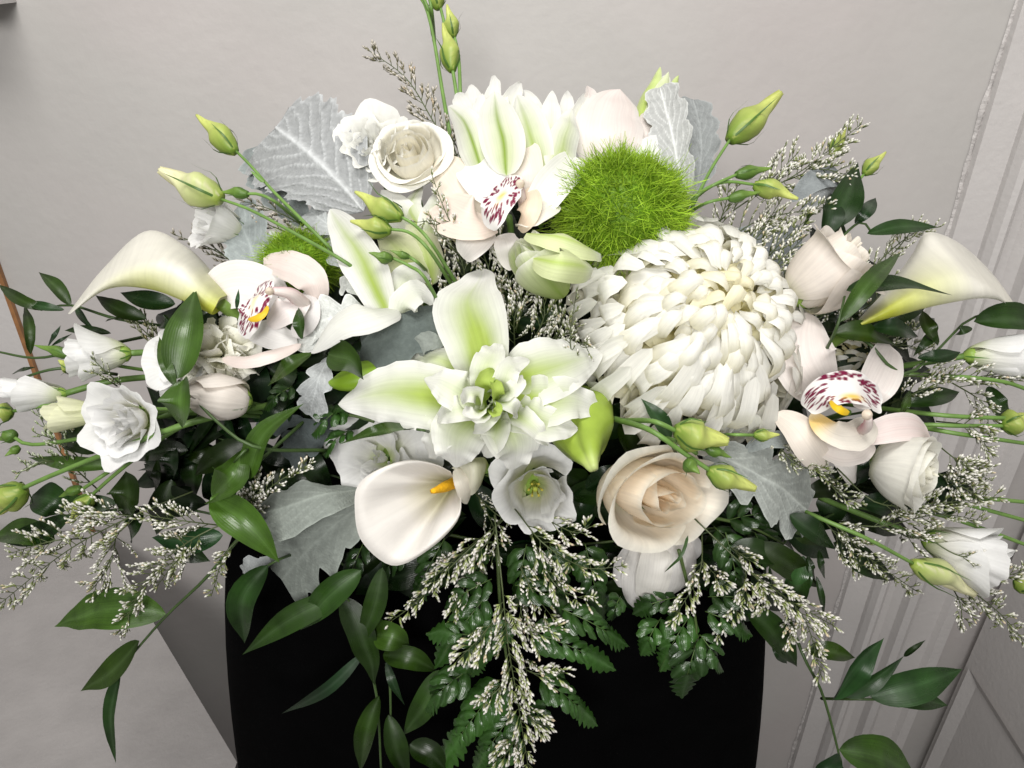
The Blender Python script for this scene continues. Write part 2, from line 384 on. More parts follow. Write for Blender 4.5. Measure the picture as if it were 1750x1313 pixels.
# ------------------------------------------------------------------ leaf builders
def leaf(parent, base, mid, tip, wd, nrm=(0, .45, .9), col=None, seed=0, m=None, cup=.25, ruf=.008, name='leaf', prof=(.68, 1.2), twist=0, keel=0):
    l = [base, mid, tip] if mid else [base, (base[0] * .5 + tip[0] * .5, base[1] * .5 + tip[1] * .5 - 4, (base[2] + tip[2]) / 2 - .004), tip]
    return build(name, sheet(l, wd, nrm, prof, cup=cup, ruf=ruf, rf=1.2, nv=17, nu=7, wobk=.45, col=col or leaf_col(), seed=seed, twist=twist, keel=keel), m or M_LEAF, parent)
def q3(p, o): return (p[0], p[1], p[2] if len(p) > 2 else o)
LSEED = [0]
def ruscus(label, o, stems, leaves, cat='foliage sprig', group='broad leaved green sprigs', r=.0011, scol=(.05, .09, .025)):
    """leaves: (base, tip, width[, bend][, tone]); bend pushes the mid point sideways in pixels"""
    b0 = stems[0][0] if stems else leaves[0][0]
    t = thing('ruscus_sprig', label, cat, P(*q3(b0, o)), group)
    for s in stems:
        s = [(*s[0][:2], o + .05)] + list(s[1:]) if len(s) > 2 and len(s[0]) < 3 else s
        build('stem', tube(pts([q3(p, o + .002) for p in s]), np.linspace(r * 1.2, r * .7, len(s)), 6, nv=14, col=scol), M_STEM, t)
    for L in leaves:
        LSEED[0] += 1; rr = random.Random(LSEED[0])
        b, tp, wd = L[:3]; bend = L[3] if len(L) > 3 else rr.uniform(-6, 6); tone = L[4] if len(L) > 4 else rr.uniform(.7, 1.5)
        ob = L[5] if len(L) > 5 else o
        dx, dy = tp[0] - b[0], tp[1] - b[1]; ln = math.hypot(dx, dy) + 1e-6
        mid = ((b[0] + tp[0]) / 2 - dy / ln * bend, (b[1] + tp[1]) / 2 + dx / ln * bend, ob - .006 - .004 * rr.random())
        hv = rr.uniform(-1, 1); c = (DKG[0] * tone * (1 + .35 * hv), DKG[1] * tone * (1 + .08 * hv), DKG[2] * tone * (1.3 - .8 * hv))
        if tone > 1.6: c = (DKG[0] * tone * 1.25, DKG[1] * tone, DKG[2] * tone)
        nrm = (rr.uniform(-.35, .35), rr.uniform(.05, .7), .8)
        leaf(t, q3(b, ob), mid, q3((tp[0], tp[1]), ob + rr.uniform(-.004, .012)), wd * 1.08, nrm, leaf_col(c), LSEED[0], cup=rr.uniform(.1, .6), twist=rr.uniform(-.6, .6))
    return t

# ------------------------------------------------------------------ flower builders in a local frame
def cupp(phi, span, R_, H, r0=.1, flare=0, curl=0, ruf=0, rf=5, nu=11, nv=10, drop=.3, seed=0, bulge=.8, point=0, close=0, tilt=0):
    """one petal of a cup shaped flower, flower axis = z, unit metres"""
    rr = random.Random(seed); v = np.linspace(0, 1, nv)[:, None]; u = np.linspace(-1, 1, nu)[None, :]
    p1, p2 = rr.random() * 6.28, rr.random() * 6.28
    vv = v * (1 - drop * np.abs(u) ** 2.6) + point * v ** 4 * (1 - np.abs(u)) ** 2
    r = R_ * (r0 + (1 - r0) * np.sin(np.clip(vv, 0, 1) * PI / 2) ** bulge) + flare * vv ** 3
    r = r * (1 - close * np.clip(vv, 0, 1) ** 2.5)
    e = np.clip(vv - .72, 0, 1)
    r = r + curl * (e * 3.2) ** 2 * .5
    z = H * vv - np.abs(curl) * (e * 3.2) ** 3 * .35
    w_ = ruf * v ** 2.5 * (np.sin(u * rf + p1) + .6 * np.sin(u * rf * 2.2 + p2))
    r = r + w_; z = z + w_ * .6
    th = phi + u * span * (.3 + .7 * np.sin(np.clip(v * 1.15, 0, 1) * PI / 2) ** .7)
    r = r + tilt * v ** 1.5
    V = np.stack([r * np.cos(th), r * np.sin(th), z + 0 * u], -1)
    V = wob(V, R_ * .022, 2.0 / R_, seed)
    return V.reshape(-1, 3), np.broadcast_to(v, (nv, nu)), np.broadcast_to(u, (nv, nu))
def place(V, c, Fm): return V @ Fm.T + c
def px(n, p): return n / F * (D(p[0], p[1]) + (p[2] if len(p) > 2 else 0))      # pixels -> metres at a point
def calyx(t, c, Fm, r, h, col=(.25, .38, .07), sep=5, sl=0, seed=0):
    prof_ = [(.15, -.35), (.55, -.2), (.95, .1), (1.02, .35), (.98, .5)]; n = 14
    V = np.array([(r * a * math.cos(2 * PI * i / n), r * a * math.sin(2 * PI * i / n), h * b) for a, b in prof_ for i in range(n)])
    build('calyx', Geo().add(place(V, c, Fm), gf(5, n, True), col), M_BUD, t)
    rr = random.Random(seed)
    for k in range(sep if sl else 0):
        a = 2 * PI * k / sep + rr.random(); d = np.array([math.cos(a), math.sin(a), 0])
        p = np.array([d * r * .5 + (0, 0, -h * .25), d * r * 1.25 + (0, 0, h * .4), d * r * (1.4 + .5 * rr.random()) + (0, 0, h * .4 + sl * .7)])
        build('sepal', sheet(place(p, c, Fm), r * .2, tuple(Fm @ d), (.4, .9), nv=8, nu=3, col=(.08, .17, .03)), M_STEM, t)
def stemto(t, l, r=.0022, col=STEMG):
    build('stem', tube(pts(l), r, 8, nv=16, col=col), M_STEM, t)

def rose(label, base, axis, Rpx, Hpx, n=14, inner=CREAM, outer=IVORY, openk=.35, roll=0, seed=1, name='rose', cat='rose', group='roses', cal=True, curl=.12, stem=None, core=.5, close=.28, sq=(1, 1)):
    """tight off-centre swirl, a few big petals wrapped round it, outer petals rolled back"""
    c = P(*base); Fm = frame(axis, 0); Fm = np.stack([Fm[:, 0] * sq[0], Fm[:, 1] * sq[1], Fm[:, 2]], 1); R_ = px(Rpx, base); H = px(Hpx, base)
    t = thing(name, label, cat, c, group); rr = random.Random(seed)
    n1 = max(4, int(n * .45)); n2 = max(3, int(n * .25)); n3 = n - n1 - n2
    lay = [('c', k, n1) for k in range(n1)] + [('m', k, n2) for k in range(n2)] + [('o', k, n3) for k in range(n3)]
    az = rr.random() * 6
    for i, (L, k, m) in enumerate(lay):
        f = i / (n - 1); q = k / max(1, m - 1); az += 2.2 + rr.uniform(-.35, .35)
        if L == 'c': Ri, Hi, sp, fl, cu, cl = R_ * (.07 + (core - .07) * q), H * (1.0 - .10 * q), 2.3 - .7 * q, 0, R_ * .03, .25
        elif L == 'm': Ri, Hi, sp, fl, cu, cl = R_ * (.68 + .12 * q), H * (.97 - .05 * q), 1.55, R_ * openk * .15, R_ * curl * .5, close
        else: Ri, Hi, sp, fl, cu, cl = R_ * (.90 + .10 * q), H * (.92 - .14 * q * rr.random()), 1.45, R_ * openk * (.35 + .65 * q), R_ * curl * (.8 + .9 * rr.random()), close * .6
        V, vv, uu = cupp(az, sp, Ri, Hi, .30, fl, cu, R_ * .03 * (.4 + f), 3.2 + 2 * rr.random(), 21, 17, (.16 + .16 * rr.random()) * (1 if L == 'c' else .7), seed * 50 + i, .5, close=cl, point=.06 * rr.random(), tilt=R_ * .04 * rr.uniform(-1, 1))
        off = np.array([math.cos(roll + 1), math.sin(roll + 1), 0]) * R_ * .10 * (1 - f)
        C = mixc(inner, outer, np.clip(f * 1.1 + .35 * vv - .2, 0, 1)); C = mixc(C, (.60, .64, .34), np.clip(.25 - vv, 0, 1) * 2.2 * (L == 'o'))
        C = mixc(C, np.minimum(np.asarray(outer) * 1.05, .86), np.clip(vv - .86, 0, 1) * 4)
        build('petal', (place(V + off, c, Fm), gf(17, 21), C, np.stack([uu * .5 + .5, vv], -1)), M_PET, t)
    if cal: calyx(t, c, Fm, R_ * .34, H * .2, sl=H * .3, seed=seed)
    if stem: stemto(t, stem)
    return t, c, Fm, R_, H

def lisi(label, base, axis, Rpx, Hpx, n=9, col_in=(.80, .80, .70), col_out=SNOW, openk=.55, roll=0, seed=1, hollow=.35, ruf=.075, stem=None, centre=True, cal=True, group='white ruffled lisianthus', curl=.16, green=.8, span=1.3):
    c = P(*base); Fm = frame(axis, roll); R_ = px(Rpx, base); H = px(Hpx, base)
    t = thing('lisianthus', label, 'flower', c, group); rr = random.Random(seed)
    for i in range(n):
        f = i / max(1, n - 1); Ri = R_ * (hollow + (.78 - hollow) * f); Hi = H * (1.0 - .18 * f + .08 * rr.random())
        V, vv, uu = cupp(i * 2.4 + rr.uniform(-.5, .5), span + .3 * rr.random(), Ri * rr.uniform(.9, 1.08), Hi * rr.uniform(.9, 1.1), .3, R_ * openk * f ** 1.6 * (.6 + .8 * rr.random()), R_ * curl * f * (.4 + rr.random()), R_ * ruf * (.7 + .7 * f + .4 * rr.random()), 3.5 + 4 * rr.random(), 25, 16, (.30 - .12 * span) + .2 * rr.random(), seed * 70 + i, .7, tilt=R_ * .12 * rr.uniform(-1, 1))
        C = mixc(col_in, col_out, np.clip(vv * 1.3, 0, 1)); C = mixc(C, (.50, .60, .18), np.clip(.38 - vv, 0, 1) * 2.4 * green)
        build('petal', (place(V, c, Fm), gf(16, 25), C, np.stack([uu * .5 + .5, vv], -1)), M_PET, t)
    if centre:
        g = Geo()
        for k in range(6):
            a = k * 1.05; d = np.array([math.cos(a), math.sin(a), 0])
            g.add(*tube(place(np.array([d * R_ * .03 + (0, 0, H * .1), d * R_ * .12 + (0, 0, H * .4), d * R_ * .16 + (0, 0, H * .55)]), c, Fm), [R_ * .015, R_ * .015, R_ * .03], 6, nv=6, col=(.50, .44, .06)))
        build('stamens', g, M_BUD, t)
        build('pistil', tube(place(np.array([(0, 0, H * .05), (0, 0, H * .4), (0, 0, H * .5)]), c, Fm), [R_ * .09, R_ * .04, R_ * .06], 8, nv=8, col=(.42, .48, .07)), M_BUD, t)
    if cal: calyx(t, c, Fm, R_ * .3, H * .2, sl=H * .3, seed=seed)
    if stem: stemto(t, stem)
    return t

def petals(label, name, cat, base, specs, m=M_PET, group=None, stem=None):
    """flower whose petals are given one by one: (name, spine, width, normal, kwargs)"""
    t = thing(name, label, cat, P(*base), group)
    for i, s in enumerate(specs):
        nm, sp, wd, nr = s[:4]; kw = dict(s[4]) if len(s) > 4 else {}
        mm = kw.pop('m', m); kw.setdefault('seed', i + len(label)); build(nm, sheet(sp, wd, nr, **kw), mm, t)
    if stem: stemto(t, stem)
    return t

# ------------------------------------------------------------------ the big double lily in the middle
LC = lily_col(1, .3)
LK = dict(prof=(.48, .78), nv=30, nu=17, cup=.10, ruf=.028, rf=3.6)
def lk(**k): d = dict(LK); d.update(k); return d
t = petals('large double white lily with green throat, open in the middle of the bouquet', 'double_lily', 'lily', (838, 690, -.01), [
    ('petal', [(824, 655, .012), (816, 590, -.006), (803, 525, -.002), (822, 458, .020)], 118, (-.05, .05, 1), lk(cup=.30, twist=.25, ruf=.02, prof=(.55, .72), col=lily_col(1.35, .45, wid=.55, reach=.85))),
    ('petal', [(815, 690, .004), (740, 676, -.012), (655, 672, -.012), (580, 694, .0)], 124, (-.15, .35, 1), lk(cup=-.18, ruf=.042, col=lily_col(1.28, .3, wid=.5, reach=.9))),
    ('petal', [(800, 655, .012), (765, 622, .004), (715, 616, .004), (670, 640, .01)], 52, (-.1, .5, 1), lk(ruf=.075, col=lily_col(0.94, .0))),
    ('petal', [(852, 668, .004), (905, 640, -.010), (965, 620, -.008), (1030, 603, .008)], 112, (.1, .3, 1), lk(cup=-.05, ruf=.042, col=lily_col(1.08, .35, wid=.5, reach=.9))),
    ('petal', [(855, 690, .0), (915, 690, -.014), (975, 686, -.010), (1028, 706, .006)], 88, (.2, .35, 1), lk(cup=.25, ruf=.075, col=lily_col(1.28, .1))),
    ('petal', [(852, 698, -.002), (895, 712, -.02), (945, 726, -.02), (990, 730, -.01)], 78, (.1, .55, 1), lk(cup=.1, ruf=.075, col=lily_col(1.35, .2))),
    ('petal', [(822, 705, -.004), (790, 735, -.022), (780, 765, -.024), (779, 802, -.014)], 100, (-.1, .3, 1), lk(cup=.15, ruf=.055, col=lily_col(0.94, .1))),
    ('petal', [(815, 705, .0), (765, 728, -.014), (742, 755, -.016), (733, 782, -.006)], 78, (-.25, .3, 1), lk(cup=.1, ruf=.075, col=lily_col(0.81, .1))),
    ('petal', [(850, 702, .0), (895, 718, -.024), (920, 742, -.026), (938, 762, -.018)], 44, (.1, .5, 1), lk(cup=.35, ruf=.075, col=lily_col(1.22, .1))),
    ('petal', [(848, 704, -.004), (868, 735, -.024), (882, 765, -.024), (880, 804, -.012)], 96, (.1, .3, 1), lk(cup=.2, ruf=.075, col=lily_col(1.15, .15))),
    ('petal', [(845, 704, -.008), (846, 738, -.028), (838, 760, -.026), (826, 780, -.016)], 50, (-.05, .35, 1), lk(cup=.3, ruf=.06, col=lily_col(1.08, .15))),
    ('petal', [(828, 690, -.010), (790, 672, -.034), (758, 655, -.034), (725, 646, -.022)], 74, (-.15, .3, 1), lk(cup=-.15, ruf=.055, col=lily_col(0.81, .1))),
    ('petal', [(820, 700, -.012), (790, 700, -.036), (765, 706, -.034), (745, 720, -.022)], 52, (-.2, .35, 1), lk(cup=.15, ruf=.06, col=lily_col(0.81, .1))),
    ('petal', [(838, 672, -.006), (830, 638, -.026), (842, 606, -.024), (850, 586, -.010)], 52, (-.1, .25, 1), lk(cup=.3, ruf=.075, col=lily_col(0.94, .1))),
    ('petal', [(846, 680, -.010), (862, 652, -.034), (872, 628, -.034), (906, 616, -.022)], 44, (.2, .3, 1), lk(cup=.25, ruf=.08, col=lily_col(0.81, .1))),
    ('petal', [(846, 684, -.010), (872, 668, -.034), (885, 655, -.034), (893, 640, -.026)], 37, (.2, .3, 1), lk(cup=.2, ruf=.08, col=lily_col(0.81, .1))),
    ('petal', [(846, 686, -.014), (868, 690, -.042), (880, 700, -.040), (884, 715, -.03)], 39, (.2, .35, 1), lk(cup=.25, ruf=.08, col=lily_col(1.08, .1))),
    ('petal', [(840, 694, -.012), (835, 715, -.040), (820, 730, -.038), (808, 738, -.03)], 42, (-.1, .4, 1), lk(cup=.3, ruf=.08, col=lily_col(1.22, .1))),
    ('petal', [(832, 690, -.016), (815, 676, -.046), (798, 676, -.048), (790, 690, -.036)], 34, (-.3, .1, 1), lk(cup=.4, ruf=.075, col=lily_col(1.49, .1))),
    ('petal', [(832, 694, -.018), (818, 706, -.046), (802, 706, -.048), (794, 694, -.04)], 30, (-.2, .4, 1), lk(cup=.5, ruf=.075, col=lily_col(1.49, .1))),
    ('petal', [(834, 696, -.018), (826, 716, -.046), (812, 718, -.048), (806, 706, -.042)], 25, (0, .5, 1), lk(cup=.5, ruf=.075, col=lily_col(1.62, .1))),
    ('petal', [(838, 676, -.012), (828, 658, -.036), (834, 642, -.036), (846, 634, -.028)], 35, (0, .1, 1), lk(cup=.6, ruf=.075, col=lily_col(2.03, .2, white=(.45, .58, .14)))),
    ('petal', [(842, 690, -.018), (850, 672, -.042), (846, 655, -.040), (838, 650, -.03)], 25, (.2, .2, 1), lk(cup=.5, ruf=.075, col=lily_col(2.03, .2, white=(.42, .55, .12)))),
    ('petal', [(836, 698, -.02), (846, 706, -.044), (852, 698, -.046), (848, 686, -.04)], 22, (.1, .3, 1), lk(cup=.5, ruf=.075, col=lily_col(2.03, .2, white=(.42, .55, .12)))),
], stem=[(838, 700, .02), (850, 760, .07), (870, 820, .12)])

# ------------------------------------------------------------------ lilies and lily buds at the top and left
UP = dict(prof=(.45, .75), nv=20, nu=11, cup=-.25, ruf=.012)
def up(**k): d = dict(UP); d.update(k); return d
MR = lily_col(.6, 1.25, ribc=(.22, .34, .03), reach=1.0, wid=.6)
WR = lily_col(.45, .1, reach=.7)
petals('double white lily with a green ribbed petal in front, top left of the crown', 'double_lily', 'lily', (840, 285, .01), [
    ('petal', [(825, 255, .035), (815, 200, .04), (808, 165, .04), (805, 138, .045)], 39, (0, 0, 1), up(cup=.35, ruf=.05, tipc=-.18, col=WR)),
    ('petal', [(835, 255, .03), (842, 185, .035), (845, 145, .035), (846, 123, .04)], 34, (0, 0, 1), up(cup=.35, ruf=.05, tipc=-.18, col=WR)),
    ('petal', [(850, 255, .03), (866, 195, .03), (880, 160, .03), (893, 136, .04)], 35, (.2, 0, 1), up(cup=.35, ruf=.05, tipc=-.18, col=WR)),
    ('petal', [(818, 255, .03), (800, 205, .03), (788, 175, .03), (777, 155, .04)], 37, (-.2, 0, 1), up(cup=.35, ruf=.05, tipc=-.18, col=WR)),
    ('petal', [(830, 255, .025), (822, 210, .024), (820, 180, .024), (824, 160, .03)], 29, (0, 0, 1), up(cup=.4, ruf=.06, col=WR)),
    ('petal', [(840, 255, .022), (850, 205, .022), (858, 180, .022), (866, 160, .03)], 27, (.1, 0, 1), up(cup=.4, ruf=.06, col=WR)),
    ('petal', [(824, 300, .0), (808, 245, -.004), (792, 210, .0), (766, 181, .016)], 62, (-.3, -.2, 1), up(col=MR)),
    ('petal', [(866, 300, -.012), (860, 245, -.016), (850, 200, -.012), (844, 156, .006)], 78, (0, -.2, 1), up(col=MR, prof=(.5, .7))),
], group='white lilies', stem=[(842, 290, .01), (850, 380, .05), (860, 460, .09)])
petals('white lily with upright pale green petals, top middle of the crown', 'double_lily', 'lily', (935, 290, .015), [
    ('petal', [(925, 250, .035), (918, 200, .04), (908, 170, .04), (892, 150, .045)], 30, (-.1, 0, 1), up(cup=.35, ruf=.05, tipc=-.18, col=WR)),
    ('petal', [(960, 255, .03), (966, 200, .035), (970, 170, .035), (971, 151, .04)], 30, (0, 0, 1), up(cup=.35, ruf=.05, tipc=-.18, col=WR)),
    ('petal', [(968, 255, .03), (985, 205, .03), (996, 180, .03), (1007, 154, .04)], 29, (.2, 0, 1), up(cup=.35, ruf=.05, tipc=-.18, col=WR)),
    ('petal', [(985, 235, .04), (1002, 195, .04), (1010, 165, .04), (1006, 142, .045)], 32, (.2, 0, 1), up(cup=.35, ruf=.05, tipc=-.18, col=blush_col(.3))),
    ('petal', [(944, 270, .016), (942, 220, .014), (942, 185, .014), (944, 155, .022)], 39, (0, 0, 1), up(cup=-.1, ruf=.03, col=WR)),
    ('petal', [(928, 300, .002), (910, 240, -.004), (898, 200, .0), (883, 162, .016)], 62, (-.25, -.1, 1), up(col=lily_col(.7, .8, ribc=(.26, .38, .04), reach=1.0))),
    ('petal', [(950, 305, .0), (962, 250, -.002), (972, 215, .002), (976, 186, .012)], 56, (.2, -.1, 1), up(col=lily_col(.7, .35, reach=1.0))),
], group='white lilies', stem=[(935, 290, .015), (925, 380, .06), (910, 460, .1)])
petals('tall pale green lily bud with split tip beside silver leaf, top right', 'lily_bud', 'flower bud', (1100, 248, 0.070), [
    ('petal', [(1093, 283, 0.060), (1095, 213, 0.044), (1109, 158, 0.044), (1129, 115, 0.056)], 37, (-.5, 0, 1), up(cup=-.6, col=lily_col(.95, .6, white=(.62, .70, .38), reach=1.3, wid=1.2))),
    ('petal', [(1107, 283, 0.054), (1117, 213, 0.034), (1131, 158, 0.036), (1143, 122, 0.048)], 37, (0, 0, 1), up(cup=-.6, col=lily_col(.8, .4, white=(.75, .78, .6), reach=1.2, wid=1.2))),
    ('petal', [(1117, 283, 0.060), (1135, 218, 0.042), (1151, 163, 0.042), (1161, 128, 0.054)], 34, (.5, 0, 1), up(cup=-.6, col=lily_col(.95, .9, ribc=(.22, .36, .03), white=(.6, .7, .33), reach=1.3, wid=1.2))),
    ('petal', [(1105, 283, 0.070), (1115, 213, 0.062), (1129, 158, 0.062), (1141, 128, 0.068)], 44, (0, 0, 1), up(cup=.4, col=lily_col(.95, .3, reach=1.3))),
], group='green lily buds', stem=[(1110, 285, .024), (1080, 380, .07), (1040, 460, .1)], m=M_BUD)

def bud3(label, path, radii, col, lobes=3, amp=.07, name='lily_bud', cat='flower bud', group='green lily buds', stem=None, tipc=None, spin=0):
    c = pts(path); r = [q / F * float(-c[:, 2].mean()) for q in radii]
    t = thing(name, label, cat, c[0], group)
    def cf(tt, uu):
        g = np.exp(-((((uu * lobes) % 1) - .5) / .09) ** 2)
        k = mixc(col, tuple(x * .55 for x in col), g * .8); return mixc(k, tipc or (.62, .70, .3), np.clip(tt - .88, 0, 1) * 6)
    build('bud', tube(c, r, 48, nv=30, col=cf, lobes=lobes, lobe_amp=amp, spin=spin), M_BUD, t)
    if stem: stemto(t, stem)
    return t
bud3('fat lime green lily bud with three ribs beside the cream rose', [(986, 690, .045), (990, 720, .022), (998, 758, -.005), (1010, 790, -.022), (1016, 804, -.026)], [42, 60, 57, 30, 7], (.28, .39, .05), stem=[(986, 690, .045), (960, 660, .08), (930, 640, .11)], amp=.1, spin=.4)
bud3('small lime green lily bud under the pale lily petal at left', [(680, 632, .018), (640, 640, .010), (600, 650, .006), (574, 655, .008), (560, 652, .012)], [17, 23, 26, 16, 3], (.20, .34, .02), amp=.08)

# half open green and white bud left of the green ball
base = (962, 500, .01); c = P(*base); t = thing('lily_bud', 'half open green and white lily bud with curled tips left of the green ball', 'flower bud', c, 'green lily buds')
Fm = frame((-.55, .55, .62), .4); R_ = px(62, base); H = px(135, base)
for i in range(9):
    f = i / 8; V, vv, uu = cupp(i * 2.2, 1.25, R_ * (.3 + .62 * f), H * (1 - .1 * f), .25, -R_ * .42 * (1 - .25 * f), R_ * .10 * f, R_ * .03, 4, 13, 14, .3, i + 900, .8)
    C = mixc((.44, .56, .16), (.76, .79, .58), np.clip(vv * 1.15, 0, 1) ** 1.5 * (.55 + .45 * np.abs(uu))); C = mixc(C, (.30, .46, .06), np.exp(-(uu / .1) ** 2) * .8 * np.clip(1.1 - vv, 0, 1)); C = mixc(C, (.82, .82, .74), np.clip(vv - .88, 0, 1) * 8)
    build('petal', (place(V, c, Fm), gf(14, 13), C, np.stack([uu * .5 + .5, vv], -1)), M_PET, t)
for sp, wd, nr in (([(900, 398, -.03), (945, 402, -.05), (990, 415, -.045), (1026, 434, -.02)], 56, (.2, .75, .9)), ([(912, 442, -.045), (950, 448, -.064), (985, 452, -.055), (1014, 460, -.03)], 62, (.1, .1, 1))):
    build('petal', sheet(sp, wd, nr, (.4, .35), cup=-.45, ruf=.02, col=lambda t_, u_: mixc(mixc((.70, .76, .44), (.44, .58, .12), np.exp(-(u_ / .22) ** 2) * (1 - .5 * t_)), (.8, .82, .72), np.clip(t_ - .75, 0, 1) * 4)), M_PET, t)

petals('white lily with long pale green petals leaning up and left beside the buds', 'double_lily', 'lily', (665, 530, .0), [
    ('petal', [(665, 545, .0), (634, 475, -.012), (602, 418, -.01), (563, 358, .008)], 74, (-.2, .1, 1), up(cup=.22, col=lily_col(.95, .5, wid=.4, reach=1.05), ruf=.018)),
    ('petal', [(685, 540, .008), (690, 490, -.004), (710, 470, .0), (735, 478, .012)], 60, (.2, .1, 1), up(cup=.1, col=lily_col(.5, .1), ruf=.04)),
    ('petal', [(690, 545, .006), (690, 520, -.008), (715, 500, -.006), (742, 520, .005)], 52, (.2, .4, 1), up(cup=.2, col=lily_col(.3, .05), ruf=.05)),
    ('petal', [(680, 528, -.004), (632, 535, -.026), (580, 553, -.026), (531, 606, -.008)], 66, (-.2, .5, 1), up(cup=-.35, col=lily_col(.12, .0), ruf=.015)),
], group='white lilies', stem=[(668, 540, .002), (700, 620, .06), (730, 680, .1)])
petals('closed cream green lily petals standing behind two pointed buds', 'double_lily', 'lily', (715, 480, .02), [
    ('petal', [(725, 500, .02), (700, 450, .004), (672, 418, .004), (644, 402, .014)], 84, (-.1, .25, 1), up(cup=-.35, col=lily_col(.8, .4, white=(.76, .76, .55), reach=1.1))),
    ('petal', [(735, 490, .02), (728, 440, .008), (712, 400, .008), (694, 380, .016)], 66, (.2, .2, 1), up(cup=-.35, col=lily_col(.8, .4, white=(.78, .78, .6), reach=1.1))),
    ('petal', [(735, 420, .025), (710, 380, .012), (700, 350, .012), (722, 316, .02)], 44, (-.3, .2, 1), up(cup=-.3, col=lily_col(.7, .8, reach=1.2))),
    ('petal', [(722, 410, .025), (690, 370, .012), (670, 345, .014), (652, 326, .02)], 56, (-.2, .2, 1), up(cup=-.2, col=WR, ruf=.03)),
    ('petal', [(735, 425, .02), (738, 385, .008), (744, 360, .01), (742, 330, .02)], 50, (.2, .2, 1), up(cup=-.2, col=lily_col(.5, .3, reach=1.2), ruf=.02)),
], group='white lilies', stem=[(720, 490, .02), (740, 560, .07)])

# ------------------------------------------------------------------ cymbidium orchids
OK = dict(prof=(.42, .38), nv=20, nu=11, cup=.18, ruf=.006, m=M_WAX)
def ok(**k): d = dict(OK); d.update(k); return d
def lip(t, sp, wd, nr, n=70, seed=3, yell=.5, cup=.35, prof=(.3, .3), ruf=.03, rim=.45, yc=None):
    nv, nu = 80, 57
    V, f, C, uv = sheet(sp, wd, nr, prof, cup=cup, ruf=ruf, rf=3, nv=nv, nu=nu, seed=seed)
    rr = random.Random(seed); uu = uv[:, 0] * 2 - 1; tt = uv[:, 1]
    C = np.tile(np.array((.84, .82, .80)), (len(V), 1)); m_ = np.zeros(len(V)); k = 0
    while k < n:
        u0, t0 = rr.uniform(-.93, .93), rr.uniform(.04, .95)
        rad = math.hypot(u0, (t0 - .5) * 2)
        if rad < rim or rad > 1.02 or rr.random() > .4 + .6 * (rad - rim) / .4: continue
        k += 1; a = math.atan2((t0 - .5) * 2, u0) + rr.uniform(-.3, .3); du, dt = uu - u0, (tt - t0) * 2
        e = du * math.cos(a) + dt * math.sin(a); h = -du * math.sin(a) + dt * math.cos(a)
        s1, s2 = rr.uniform(.06, .13), rr.uniform(.036, .056)
        m_ = np.maximum(m_, np.clip(1.6 * np.exp(-(e / s1) ** 2 - (h / s2) ** 2) - .3, 0, 1))
    C = mixc(C, (.17, .004, .04), np.clip(m_ * 1.7, 0, 1))
    y0 = yc or (0, .5); C = mixc(C, (.78, .52, .02), np.exp(-((uu - y0[0]) / .2) ** 2 - ((tt - y0[1]) / .13) ** 2) * yell * 1.6)
    build('lip', (V, f, C, uv), M_LIP, t)
def column(t, path, radii, knob):
    c = pts(path); build('column', tube(c, [q / F * .28 for q in radii], 14, nv=12, col=lambda tt, uu: mixc(mixc((.80, .70, .66), (.48, .12, .21), np.clip(tt * 1.3, 0, 1)), (.82, .75, .70), .5 + .5 * np.cos(uu * 2 * PI + 2.2))), M_WAX, t)
    b = P(*knob[:3]); build('anther_cap', tube(np.array([b + (0, 0, -.002), b, b + (0, 0, .002), b + (0, 0, .0035)]), [x / F * .47 for x in (knob[3] * .6, knob[3], knob[3] * .75, 1)], 14, nv=10, col=(.82, .72, .60)), M_WAX, t)

OG = 'blush cymbidium orchids'
t = petals('blush orchid facing left with spotted lip, left of the green ball', 'cymbidium_orchid', 'orchid', (855, 360, .0), [
    ('petal', [(838, 365, .01), (805, 335, .0), (776, 300, .002), (752, 268, .012)], 86, (-.1, .2, 1), ok(col=blush_col(.15, (.81, .735, .62)), prof=(.4, .5), cup=-.2)),
    ('petal', [(840, 385, .004), (812, 380, -.008), (782, 372, -.008), (752, 350, .004)], 92, (-.2, .45, 1), ok(col=blush_col(.45, (.81, .71, .62)))),
    ('petal', [(862, 345, .004), (842, 318, -.006), (822, 290, -.004), (802, 266, .008)], 82, (-.1, .1, 1), ok(col=(.86, .86, .82))),
    ('petal', [(898, 345, .006), (898, 305, -.006), (890, 275, -.004), (879, 242, .008)], 68, (0, 0, 1), ok(col=blush_col(.2, (.81, .74, .66)), cup=.3)),
    ('petal', [(905, 375, .0), (930, 340, -.014), (955, 305, -.01), (986, 271, .004)], 64, (.1, .2, 1), ok(col=(.86, .86, .82), cup=.35)),
    ('petal', [(890, 385, -.002), (908, 372, -.022), (930, 360, -.02), (950, 350, -.01)], 44, (0, .5, 1), ok(col=(.85, .82, .74), cup=.2, ruf=.03)),
    ('side_lobe', [(902, 320, -.012), (904, 345, -.026), (896, 370, -.026), (884, 392, -.012)], 46, (-.4, .2, 1), ok(col=blush_col(.2, (.80, .67, .52)), cup=-.3)),
    ('petal', [(862, 400, .004), (868, 420, -.006), (872, 440, .0), (880, 460, .004)], 44, (0, .2, 1), ok(col=(.82, .79, .75))),
    ('petal', [(835, 395, .008), (815, 410, .0), (800, 425, .0), (790, 440, .006)], 60, (-.1, .3, 1), ok(col=(.82, .79, .76))),
], group=OG, stem=[(870, 370, .01), (880, 450, .06), (890, 520, .1)])
lip(t, [(872, 302, -.018), (858, 330, -.036), (842, 362, -.036), (834, 390, -.026)], 62, (-.35, .2, 1), 105, 3, .5, cup=-.15, yc=(-.05, .55))
column(t, [(893, 352, -.010), (892, 335, -.024), (890, 318, -.03)], [12, 13, 9], (889, 314, -.035, 8))

